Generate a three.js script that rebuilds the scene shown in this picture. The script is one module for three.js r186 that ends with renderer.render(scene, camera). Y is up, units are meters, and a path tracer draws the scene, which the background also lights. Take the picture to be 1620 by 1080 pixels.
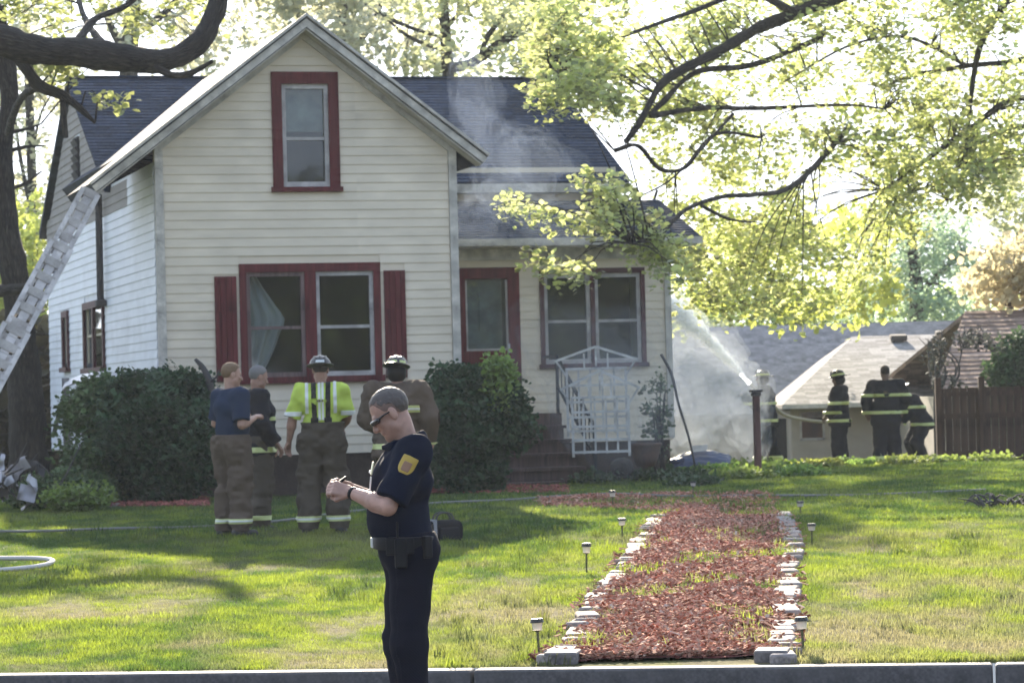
import * as THREE from 'three';
import { mergeGeometries } from 'three/addons/utils/BufferGeometryUtils.js';
import { RoundedBoxGeometry } from 'three/addons/geometries/RoundedBoxGeometry.js';

// ───────────────────────── camera, sky, sun, exposure ─────────────────────────
const scene = new THREE.Scene();
const camera = new THREE.PerspectiveCamera(12.84, 1620 / 1080, 0.5, 1500);
camera.position.set(0, 1.75, 0);
camera.rotation.order = 'XZY';
camera.rotation.set(0.99 * Math.PI / 180, 0, -1.5 * Math.PI / 180);
camera.focus = 15.5; camera.userData.fStop = 9;
camera.updateMatrixWorld(true);
const renderer = new THREE.WebGLRenderer({ antialias: true });
renderer.toneMapping = THREE.LinearToneMapping;
renderer.toneMappingExposure = 4.8;
renderer.shadowMap.enabled = true;
const SUN = new THREE.Vector3(-0.095, 0.415, -1).normalize();
{
  const W = 256, H = 128, d = new Float32Array(W * H * 4);
  for (let r = 0; r < H; r++) for (let c = 0; c < W; c++) {
    const up = ((r + 0.5) / H - 0.5) * Math.PI, az = ((c + 0.5) / W - 0.5) * 2 * Math.PI;
    const x = Math.cos(az) * Math.cos(up), y = Math.sin(up), z = Math.sin(az) * Math.cos(up);
    const cs = Math.max(0, x * SUN.x + y * SUN.y + z * SUN.z), h = Math.max(0, y);
    const glow = 0.30 * Math.pow(cs, 3) + 0.12 * Math.pow(cs, 12), t = Math.pow(1 - h, 3);
    const k = (r * W + c) * 4;
    d[k] = 0.152 + 0.095 * t + glow; d[k + 1] = 0.205 + 0.075 * t + glow * 0.98; d[k + 2] = 0.300 + 0.03 * t + glow * 0.93; d[k + 3] = 1;
    if (y < 0) { const m = Math.min(1, -y * 6); for (let i = 0; i < 3; i++) d[k + i] *= 1 - 0.7 * m; }
  }
  const t = new THREE.DataTexture(d, W, H, THREE.RGBAFormat, THREE.FloatType);
  t.mapping = THREE.EquirectangularReflectionMapping; t.magFilter = THREE.LinearFilter; t.needsUpdate = true;
  scene.background = t; scene.environment = t;
}
const sun = new THREE.DirectionalLight(0xfff0d8, 5);
sun.position.copy(SUN).multiplyScalar(120).add(new THREE.Vector3(0, 0, -35));
sun.target.position.set(0, 0, -35);
sun.castShadow = true; sun.shadow.radius = 1.2; sun.shadow.mapSize.set(4096, 4096);
Object.assign(sun.shadow.camera, { left: -45, right: 45, top: 45, bottom: -45, near: 1, far: 300 });
scene.add(sun, sun.target);
scene.fog = new THREE.FogExp2(0xdfe6ee, 0.0004);

// ───────────────────────── helpers ─────────────────────────
function rng(s) { return () => { s |= 0; s = s + 0x6D2B79F5 | 0; let t = Math.imul(s ^ s >>> 15, 1 | s); t = t + Math.imul(t ^ t >>> 7, 61 | t) ^ t; return ((t ^ t >>> 14) >>> 0) / 4294967296; }; }
const R0 = rng(7);
const V = (x, y, z) => new THREE.Vector3(x, y, z);
const lerp = THREE.MathUtils.lerp, clamp = THREE.MathUtils.clamp, sstep = (x, a, b) => { const t = Math.min(1, Math.max(0, (x - a) / (b - a))); return t * t * (3 - 2 * t); };
function hash3(x, y, z) { let h = Math.imul(x, 374761393) + Math.imul(y, 668265263) + Math.imul(z, 2147483647 ^ 0x5bd1e995); h = Math.imul(h ^ h >>> 13, 1274126177); return ((h ^ h >>> 16) >>> 0) / 4294967296; }
function vn(x, y, z = 0) {
  const X = Math.floor(x), Y = Math.floor(y), Z = Math.floor(z); let u = x - X, v = y - Y, w = z - Z;
  u = u * u * (3 - 2 * u); v = v * v * (3 - 2 * v); w = w * w * (3 - 2 * w);
  const a = lerp(lerp(hash3(X, Y, Z), hash3(X + 1, Y, Z), u), lerp(hash3(X, Y + 1, Z), hash3(X + 1, Y + 1, Z), u), v);
  const b = lerp(lerp(hash3(X, Y, Z + 1), hash3(X + 1, Y, Z + 1), u), lerp(hash3(X, Y + 1, Z + 1), hash3(X + 1, Y + 1, Z + 1), u), v);
  return lerp(a, b, w) * 2 - 1;
}
const fbm = (x, y, z = 0, o = 4) => { let s = 0, a = 0.5; for (let i = 0; i < o; i++) { s += a * vn(x, y, z); x = x * 2.03 + 17; y = y * 2.03 + 5; z = z * 2.03 + 9; a *= 0.5; } return s; };
const used = {};
function numbered(n) { used[n] = (used[n] ?? -1) + 1; return used[n] ? n + '_' + String(used[n]).padStart(3, '0') : n; }
function mesh(name, geo, mat, parent) { const m = new THREE.Mesh(geo, mat); m.name = name; m.castShadow = m.receiveShadow = true; (parent ?? scene).add(m); return m; }
function tag(o, label, category, group) { o.userData.label = label; o.userData.category = category; if (group) o.userData.group = group; return o; }
function thing(name, label, category, p = [0, 0, 0], turn = 0, group) { const g = new THREE.Group(); g.name = numbered(name); g.position.set(...p); g.rotation.y = turn; scene.add(g); return tag(g, label, category, group); }
function struct(name, geo, mat, parent) { const m = mesh(parent ? name : numbered(name), geo, mat, parent); if (!parent) m.userData.kind = 'structure'; return m; }
function boxUV(g, s = 1) {
  const p = g.attributes.position, n = g.attributes.normal, uv = new Float32Array(p.count * 2);
  for (let i = 0; i < p.count; i++) {
    const ax = Math.abs(n.getX(i)), ay = Math.abs(n.getY(i)), az = Math.abs(n.getZ(i));
    let u, v; if (ax > ay && ax > az) { u = p.getZ(i); v = p.getY(i); } else if (ay > az) { u = p.getX(i); v = p.getZ(i); } else { u = p.getX(i); v = p.getY(i); }
    uv[2 * i] = u * s; uv[2 * i + 1] = v * s;
  }
  g.setAttribute('uv', new THREE.BufferAttribute(uv, 2)); return g;
}
const nonIdx = (g) => { const r = g.index ? g.toNonIndexed() : g; for (const k of Object.keys(r.attributes)) if (!['position', 'normal', 'uv'].includes(k)) r.deleteAttribute(k); return r; };
const merge = (l) => mergeGeometries(l.map((g) => nonIdx(g.attributes.uv ? g : boxUV(g))));
function box(w, h, d, x = 0, y = 0, z = 0, r) { const g = new THREE.BoxGeometry(w, h, d); if (r) g.applyMatrix4(new THREE.Matrix4().makeRotationFromEuler(new THREE.Euler(...r))); g.translate(x, y, z); return boxUV(g); }
function rbox(w, h, d, b, x = 0, y = 0, z = 0, r) { const g = new RoundedBoxGeometry(w, h, d, 2, b); if (r) g.applyMatrix4(new THREE.Matrix4().makeRotationFromEuler(new THREE.Euler(...r))); g.translate(x, y, z); return boxUV(g); }
function bar(a, b, w, d = w) { const v = b.clone().sub(a), L = v.length(), g = new THREE.BoxGeometry(w, L, d); g.applyQuaternion(new THREE.Quaternion().setFromUnitVectors(V(0, 1, 0), v.normalize())); const m = a.clone().add(b).multiplyScalar(0.5); g.translate(m.x, m.y, m.z); return boxUV(g); }
// hexahedron from 8 corners (bottom ring 0-3, top ring 4-7, counter-clockwise from above)
function hexa(c) {
  const f = [[0, 3, 2, 1], [4, 5, 6, 7], [0, 1, 5, 4], [1, 2, 6, 5], [2, 3, 7, 6], [3, 0, 4, 7]], p = [];
  for (const q of f) for (const i of [0, 1, 2, 0, 2, 3]) p.push(...c[q[i]]);
  const g = new THREE.BufferGeometry(); g.setAttribute('position', new THREE.Float32BufferAttribute(p, 3)); g.computeVertexNormals(); return boxUV(g);
}
function tube(pts, rad, sides = 8, step = 0.12, rough = 0, seed = 0) {
  const curve = new THREE.CatmullRomCurve3(pts), L = curve.getLength(), n = Math.max(3, Math.ceil(L / step));
  const fr = curve.computeFrenetFrames(n, false), pos = [], uv = [], idx = [];
  for (let i = 0; i <= n; i++) {
    const t = i / n, p = curve.getPoint(t), k = t * (rad.length - 1), a = Math.min(Math.floor(k), rad.length - 2), r0 = lerp(rad[a], rad[a + 1], k - a);
    for (let j = 0; j <= sides; j++) {
      const an = (j % sides) / sides * 2 * Math.PI, dx = Math.cos(an), dy = Math.sin(an);
      const q = p.clone().addScaledVector(fr.normals[i], dx * r0).addScaledVector(fr.binormals[i], dy * r0);
      if (rough) { const k2 = 1 + rough * vn(q.x * 5 + seed, q.y * 5, q.z * 5) + rough * 0.6 * vn(q.x * 17, q.y * 11 + seed, q.z * 17); q.sub(p).multiplyScalar(k2).add(p); }
      pos.push(q.x, q.y, q.z); uv.push(j / sides * Math.max(0.1, 2 * Math.PI * rad[0]), t * L);
    }
  }
  for (let i = 0; i < n; i++) for (let j = 0; j < sides; j++) { const a = i * (sides + 1) + j, b = a + sides + 1; idx.push(a, a + 1, b, b, a + 1, b + 1); }
  for (const e of [0, n]) { const c = pos.length / 3, p = curve.getPoint(e / n); pos.push(p.x, p.y, p.z); uv.push(0, 0); for (let j = 0; j < sides; j++) { const a = e * (sides + 1) + j; e ? idx.push(c, a, a + 1) : idx.push(c, a + 1, a); } }
  const g = new THREE.BufferGeometry(); g.setAttribute('position', new THREE.Float32BufferAttribute(pos, 3)); g.setAttribute('uv', new THREE.Float32BufferAttribute(uv, 2)); g.setIndex(idx); g.computeVertexNormals(); return g;
}
// a line of sight of the photograph turned into a place at a true distance
const FPX = 540 / Math.tan(12.84 * Math.PI / 360);
const SURVEY = V(0, 1.75, 0), SURVEYQ = new THREE.Quaternion().setFromEuler(new THREE.Euler(0.99 * Math.PI / 180, 0, -1.5 * Math.PI / 180, 'XZY'));
const ray = (px, py) => V((px - 810) / FPX, -(py - 540) / FPX, -1).applyQuaternion(SURVEYQ);
const at = (px, py, D) => { const d = ray(px, py); return SURVEY.clone().addScaledVector(d, D / -d.z); };
const kerbZ = (x) => -18.387 + (x + 3.149) * 0.166;
function gy(x, z) {
  const s = kerbZ(clamp(x, -8, 8)) - z;
  let y = s < 13 ? lerp(0.125, 0.35, clamp(s / 13, 0, 1)) : lerp(0.35, 0.40, sstep(s, 13, 20));
  y -= 0.2 * sstep(-z, 48, 56) + 1.1 * sstep(-z, 57, 72);
  return y + 0.015 * vn(x * 0.7, z * 0.5, 3) * sstep(s, 0.2, 2);
}
function onGround(px, py) { const d = ray(px, py); let t = 20; for (let i = 0; i < 40; i++) { const p = SURVEY.clone().addScaledVector(d, t); t = t + ((gy(p.x, p.z) - 1.75) / d.y - t) * 0.5; } return SURVEY.clone().addScaledVector(d, t); }

// ───────────────────────── materials ─────────────────────────
function tex(n, fn, rep = 1, srgb = true) {
  const d = new Uint8Array(n * n * 4);
  for (let y = 0; y < n; y++) for (let x = 0; x < n; x++) { const c = fn(x / n, y / n), k = (y * n + x) * 4; if (c.length) { d[k] = clamp(c[0], 0, 255); d[k + 1] = clamp(c[1], 0, 255); d[k + 2] = clamp(c[2], 0, 255); } else d[k] = d[k + 1] = d[k + 2] = clamp(c, 0, 255); d[k + 3] = 255; }
  const t = new THREE.DataTexture(d, n, n); t.wrapS = t.wrapT = THREE.RepeatWrapping; t.magFilter = THREE.LinearFilter; t.minFilter = THREE.LinearMipmapLinearFilter; t.generateMipmaps = true;
  if (srgb) t.colorSpace = THREE.SRGBColorSpace; t.repeat.set(rep, rep); t.needsUpdate = true; return t;
}
// noise that tiles: blend of shifted copies
const tn = (u, v, f, o = 4) => { const w = (a) => a, s = (x, y) => fbm(x * f, y * f, 0, o); const a = s(u, v), b = s(u - 1, v), c = s(u, v - 1), d = s(u - 1, v - 1); return w((a * (1 - u) + b * u) * (1 - v) + (c * (1 - u) + d * u) * v); };
const T = {
  mottle: tex(256, (u, v) => 215 + 70 * tn(u, v, 8) + 25 * tn(u, v, 60, 2), 1),
  dirt: tex(512, (u, v) => { const a = tn(u, v, 5), b = tn(u * 0.4, v, 22, 3); return 232 + 26 * a + 16 * b; }, 0.35),
  fabric: tex(256, (u, v) => 150 + 45 * Math.sin(u * 256 * 1.57) * Math.sin(v * 256 * 1.57) + 80 * tn(u, v, 12), 1, false),
  bark: tex(256, (u, v) => { const a = Math.abs(tn(u, v * 0.25, 26, 3)); return 60 + 420 * a; }, 1, false),
  barkC: tex(256, (u, v) => { const a = Math.abs(tn(u, v * 0.25, 26, 3)), b = tn(u, v, 4); const k = 130 + 260 * a + 60 * b; return [k, k * 0.97, k * 0.93]; }, 1),
  asphalt: tex(512, (u, v) => 190 + 120 * tn(u, v, 120, 2) + 30 * tn(u, v, 5), 1),
  shingle: tex(512, (u, v) => { const k = Math.floor(u * 12), w = hash3(k, Math.floor(v * 24), 3); return 170 + 60 * w + 60 * tn(u, v, 90, 2); }, 0.28),
  wood: tex(256, (u, v) => 200 + 70 * tn(u * 1.0, v * 0.06, 40, 3) + 30 * tn(u, v, 3), 1),
  concrete: tex(256, (u, v) => 200 + 60 * tn(u, v, 6) + 50 * tn(u, v, 70, 2), 1),
};
const std = (rgb, o = {}) => new THREE.MeshStandardMaterial({ color: new THREE.Color().setRGB(...rgb), roughness: 0.85, ...o });
const phys = (rgb, o = {}) => new THREE.MeshPhysicalMaterial({ color: new THREE.Color().setRGB(...rgb), roughness: 0.85, ...o });
const leafM = (rgb, tr = 0.5) => phys(rgb, { transmission: tr, roughness: 0.9, thickness: 0, side: THREE.DoubleSide, specularIntensity: 0.5 });
const cloth = (rgb, b = 0.004) => phys(rgb, { roughness: 1, specularIntensity: 0.25, bumpMap: T.fabric, bumpScale: b });
const M = {
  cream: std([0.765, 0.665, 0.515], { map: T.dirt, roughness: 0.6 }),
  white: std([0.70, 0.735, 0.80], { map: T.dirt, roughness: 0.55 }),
  trim: std([0.64, 0.60, 0.53], { map: T.mottle, roughness: 0.6 }),
  sooty: std([0.34, 0.31, 0.29], { map: T.dirt, roughness: 0.9 }),
  red: phys([0.165, 0.031, 0.034], { map: T.wood, roughness: 0.7, specularIntensity: 0.4 }),
  darkred: std([0.11, 0.032, 0.034], { map: T.wood, roughness: 0.7 }),
  inner: std([0.50, 0.47, 0.45], { map: T.mottle, roughness: 0.6 }),
  glass: phys([0.9, 0.95, 0.97], { transmission: 1, thickness: 0, roughness: 0.03, ior: 1.5 }),
  dark: std([0.03, 0.028, 0.03], { roughness: 0.9 }),
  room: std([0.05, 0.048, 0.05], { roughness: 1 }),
  curtain: phys([0.30, 0.29, 0.27], { roughness: 1, transmission: 0.3, thickness: 0, side: THREE.DoubleSide }),
  roof: phys([0.050, 0.064, 0.098], { map: T.shingle, roughness: 0.9, specularIntensity: 0.4 }),
  roofg: phys([0.36, 0.335, 0.335], { map: T.mottle, roughness: 1, specularIntensity: 0.1 }),
  roofl: phys([0.36, 0.35, 0.355], { map: T.shingle, roughness: 1, specularIntensity: 0.1 }),
  roofb: phys([0.40, 0.29, 0.235], { map: T.shingle, roughness: 1, specularIntensity: 0.1 }),
  beige: std([0.40, 0.35, 0.29], { map: T.dirt }),
  found: phys([0.095, 0.07, 0.058], { map: T.concrete, specularIntensity: 0.3 }),
  step: std([0.135, 0.088, 0.078], { map: T.wood }),
  iron: std([0.02, 0.02, 0.022], { roughness: 0.5, metalness: 0.4 }),
  brownpost: std([0.15, 0.072, 0.062], { map: T.wood }),
  fence: phys([0.105, 0.062, 0.048], { map: T.wood, specularIntensity: 0.3 }),
  bark: std([0.055, 0.047, 0.043], { map: T.barkC, bumpMap: T.bark, bumpScale: 0.03, roughness: 1 }),
  barkp: std([0.46, 0.43, 0.41], { map: T.barkC, bumpMap: T.bark, bumpScale: 0.02, roughness: 1 }),
  barkg: std([0.075, 0.075, 0.062], { map: T.barkC, bumpMap: T.bark, bumpScale: 0.03, roughness: 1 }),
  asphalt: std([0.06, 0.06, 0.063], { map: T.asphalt, roughness: 0.95 }),
  kerb: std([0.15, 0.14, 0.14], { map: T.concrete, bumpMap: T.concrete, bumpScale: 0.004 }),
  paver: phys([0.58, 0.49, 0.44], { specularIntensity: 0.2, map: T.concrete, bumpMap: T.concrete, bumpScale: 0.006 }),
  slab: std([0.30, 0.27, 0.26], { map: T.concrete, bumpMap: T.concrete, bumpScale: 0.006 }),
  metal: std([0.42, 0.42, 0.44], { metalness: 0.6, roughness: 0.45 }),
  charred: std([0.06, 0.055, 0.055], { roughness: 1 }),
};
// ───────────────────────── ground ─────────────────────────
function lawnColor(x, z, out) {
  const s = kerbZ(clamp(x, -8, 8)) - z;
  const n1 = fbm(x * 0.55 + 3, z * 0.35, 1), n2 = fbm(x * 2.3, z * 1.3, 7), n3 = fbm(x * 5, z * 2.4, 11, 2);
  let dry = clamp(0.06 + 0.16 * vn(x * 8, z * 3.5, 17) + 0.75 * n1 + 0.95 * n2 + 0.5 * n3 + 0.3 * sstep(s, 9, 1) + 0.22 * sstep(x, 1.4, 3) * sstep(s, 12, 3) * sstep(s, 0, 1.6), 0, 1);
  dry *= 0.35 + 0.65 * sstep(s, 17, 8); 
  const lush = clamp(0.42 + n3 * 1.5 + 0.3 * vn(x * 11, z * 4.5, 31) - 0.5 * n1 + 0.3 * sstep(s, 9, 17), 0, 1);
  const g1 = [0.138, 0.172, 0.020], g2 = [0.036, 0.070, 0.015], d = [0.155, 0.140, 0.085];
  for (let i = 0; i < 3; i++) out[i] = lerp(lerp(g1[i], g2[i], lush * 0.95), d[i], dry * 0.92);
  return dry;
}
{
  const xs = [], zs = [];
  for (const v of [-500, -250, -120, -70, -45, -30, -22, -16, -12]) xs.push(v); for (let v = -9; v <= 9.01; v += 0.15) xs.push(v); for (const v of [12, 16, 22, 30, 45, 70, 120, 250, 500]) xs.push(v);
  for (let v = 0; v < 30; v += 0.2) zs.push(v); for (let v = 30; v < 60; v += 1) zs.push(v); for (const v of [62, 70, 85, 110, 160, 260, 480, 900]) zs.push(v);
  const pos = [], col = [], uv = [], idx = [], c = [0, 0, 0];
  for (const s of zs) for (const x of xs) { const z = kerbZ(clamp(x, -60, 60)) - s - 0.16; pos.push(x, gy(x, z), z); lawnColor(x, z, c); const k = 1.15; col.push(c[0] * k, c[1] * k * 0.94, c[2] * k); uv.push(x, z); }
  const w = xs.length; for (let i = 0; i + 1 < zs.length; i++) for (let j = 0; j + 1 < w; j++) { const a = i * w + j; idx.push(a, a + 1, a + w, a + 1, a + w + 1, a + w); }
  const g = new THREE.BufferGeometry(); g.setAttribute('position', new THREE.Float32BufferAttribute(pos, 3)); g.setAttribute('color', new THREE.Float32BufferAttribute(col, 3)); g.setAttribute('uv', new THREE.Float32BufferAttribute(uv, 2)); g.setIndex(idx); g.computeVertexNormals();
  struct('lawn', g, new THREE.MeshPhysicalMaterial({ vertexColors: true, roughness: 1, specularIntensity: 0.05, map: T.concrete, bumpMap: T.concrete, bumpScale: 0.02 }));
  // street in front of the kerb and the verge across it
  const st = hexa([[-500, -0.4, 12], [500, -0.4, 12], [500, -0.4, kerbZ(60)], [-500, -0.4, kerbZ(-60)], [-500, 0, 12], [500, 0, 12], [500, 0, kerbZ(60) - 0.0], [-500, 0, kerbZ(-60)]].map((p) => p));
  const stg = new THREE.BufferGeometry(), sp = [], su = [], si = []; let q = 0;
  for (const x of [-500, -60, 60, 500]) { const kz = kerbZ(clamp(x, -60, 60)) - 0.05; sp.push(x, 0, 9, x, 0, kz); su.push(x, 9, x, kz); if (q) { const b = q * 2; si.push(b - 2, b, b - 1, b, b + 1, b - 1); } q++; }
  stg.setAttribute('position', new THREE.Float32BufferAttribute(sp, 3)); stg.setAttribute('uv', new THREE.Float32BufferAttribute(su, 2)); stg.setIndex(si); stg.computeVertexNormals();
  st.dispose(); struct('street', stg, M.asphalt);
  const vg = new THREE.PlaneGeometry(1000, 500); vg.rotateX(-Math.PI / 2); vg.translate(0, 0.1, 259); struct('verge', boxUV(vg), std([0.10, 0.15, 0.04], { map: T.mottle }));
}
{ // kerb: cast lengths with open joints
  const kerb = new THREE.Group(); kerb.name = 'kerb'; kerb.userData.kind = 'structure'; scene.add(kerb);
  const dir = Math.atan(0.166);
  let x = -6.2; const joint = [onGround(1577, 1052).x];
  const cuts = []; for (let v = joint[0] - 3.0 * 12; v < 40; v += 3.0) cuts.push(v);
  for (let i = 0; i + 1 < cuts.length; i++) {
    const a = cuts[i] + 0.008, b = cuts[i + 1] - 0.008, m = (a + b) / 2, L = (b - a) / Math.cos(dir);
    const g = rbox(L, 0.5, 0.17, 0.018, 0, -0.12, 0); const k = mesh('kerb_block', g, M.kerb, kerb); k.position.set(m, 0, kerbZ(m) - 0.08); k.rotation.y = -dir * 1;
  }
}
// mulch path ------------------------------------------------------------------
const leftEdge = [[872, 1052], [905, 1020], [935, 965], [968, 925], [1000, 885], [1022, 852], [1040, 822], [1046, 814]].map((p) => onGround(...p));
const rightEdge = [[1243, 1050], [1240, 1000], [1246, 950], [1246, 905], [1256, 870], [1250, 845], [1240, 825], [1236, 814]].map((p) => onGround(...p));
const edgeX = (E, z) => { if (z >= E[0].z) return E[0].x; for (let i = 0; i + 1 < E.length; i++) if (z <= E[i].z && z > E[i + 1].z) return lerp(E[i].x, E[i + 1].x, (z - E[i].z) / (E[i + 1].z - E[i].z)); return E[E.length - 1].x; };
const pathEnd = -38.6;
const widen = (z) => 1.35 * sstep(-z, 33.8, 36.4);
const pathL = (z) => edgeX(leftEdge, z) - widen(z), pathR = (z) => edgeX(rightEdge, z) + 0.25 * sstep(-z, 33.8, 36.4);
const inPath = (x, z) => z > pathEnd && x > pathL(z) + 0.04 * vn(x * 3, z * 3) && x < pathR(z) + 0.06 * vn(x * 3, z * 3);
{
  const path = struct('mulch_path', (() => {
    const p = [], uv = [], idx = []; const N = 140, K = 10; const z0 = -18.15;
    for (let i = 0; i <= N; i++) { const z = lerp(z0, pathEnd, i / N); for (let j = 0; j <= K; j++) { const x = lerp(pathL(z), pathR(z), j / K); p.push(x, gy(x, z) + (j === 0 || j === K ? -0.02 : 0.02 + 0.012 * vn(x * 6, z * 6)), z); uv.push(x, z); } }
    for (let i = 0; i < N; i++) for (let j = 0; j < K; j++) { const a = i * (K + 1) + j, b = a + K + 1; idx.push(a, a + 1, b, a + 1, b + 1, b); }
    const g = new THREE.BufferGeometry(); g.setAttribute('position', new THREE.Float32BufferAttribute(p, 3)); g.setAttribute('uv', new THREE.Float32BufferAttribute(uv, 2)); g.setIndex(idx); g.computeVertexNormals(); return g;
  })(), phys([0.24, 0.085, 0.07], { map: T.concrete, roughness: 1, specularIntensity: 0.1 }));
  const r = rng(21), chips = [], N = 26000, chip = new THREE.BoxGeometry(0.052, 0.006, 0.014), im = new THREE.InstancedMesh(chip, phys([1, 1, 1], { roughness: 1, specularIntensity: 0.15 }), N), o = new THREE.Object3D(), c = new THREE.Color();
  let n = 0, tries = 0; while (n < N && tries++ < 400000) {
    const z = lerp(-18.2, pathEnd, Math.pow(r(), 1.25)), x = lerp(pathL(z) - 0.14, pathR(z) + 0.14, r()); if (!inPath(x, z)) { if (r() > 0.1) continue; }
    if (vn(x * 2.0, z * 1.1, 9) > 0.24 - 0.25 * sstep(-z, 24, 33) && r() < 0.8) continue;
    o.position.set(x, gy(x, z) + 0.022 + r() * 0.03, z); o.rotation.set((r() - 0.5) * 1.1, r() * 6.3, (r() - 0.5) * 1.1); const s = 0.6 + r() * 0.9; o.scale.set(s, 1, s * (0.7 + r() * 0.6)); o.updateMatrix(); im.setMatrixAt(n, o.matrix);
    const k = 0.55 + 0.9 * r(), w = r(); c.setRGB(0.335 * k, (0.13 + 0.075 * w) * k, (0.088 + 0.055 * w) * k); if (r() < 0.06) c.setRGB(0.42, 0.30, 0.24); im.setColorAt(n, c); n++;
  }
  im.count = n; im.name = 'mulch_chips'; im.userData.kind = 'stuff'; path.add(im);
  // edging stones, each its own piece
  const lay = (E, seed, gap) => {
    const r = rng(seed), curve = new THREE.CatmullRomCurve3(E), L = curve.getLength(); const V0 = [rbox(0.25, 0.07, 0.16, 0.02), rbox(0.22, 0.06, 0.145, 0.02), rbox(0.26, 0.075, 0.165, 0.018)];
    const mats = [M.paver, phys([0.46, 0.37, 0.33], { specularIntensity: 0.2, map: T.concrete, bumpMap: T.concrete, bumpScale: 0.006 }), phys([0.60, 0.52, 0.48], { specularIntensity: 0.2, map: T.concrete, bumpMap: T.concrete, bumpScale: 0.006 })];
    for (let d = 0.15; d < L - 0.1; d += 0.26 + r() * 0.07) {
      if (d > 0.5 && r() < gap) continue; const t = d / L, p = curve.getPointAt(t), q = curve.getTangentAt(t);
      const m = mesh('edging_stone', V0[Math.floor(r() * 3)], mats[Math.floor(r() * 3)], path);
      m.position.set(p.x + (r() - 0.5) * 0.05, gy(p.x, p.z) + 0.004 + r() * 0.02, p.z); m.rotation.set((r() - 0.5) * 0.2, Math.atan2(-q.z, q.x) + (r() - 0.5) * 0.35, (r() - 0.5) * 0.14);
    }
  };
  lay(leftEdge, 5, 0.14); lay(rightEdge, 9, 0.10);
  for (const [px, py] of [[891, 1047], [1222, 1044]]) { const p = onGround(px, py); const m = mesh('edging_stone', rbox(0.20, 0.08, 0.26, 0.015), M.slab, path); m.position.set(p.x, gy(p.x, p.z) + 0.03, p.z + 0.02); m.rotation.y = -0.16; }
}
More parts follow.
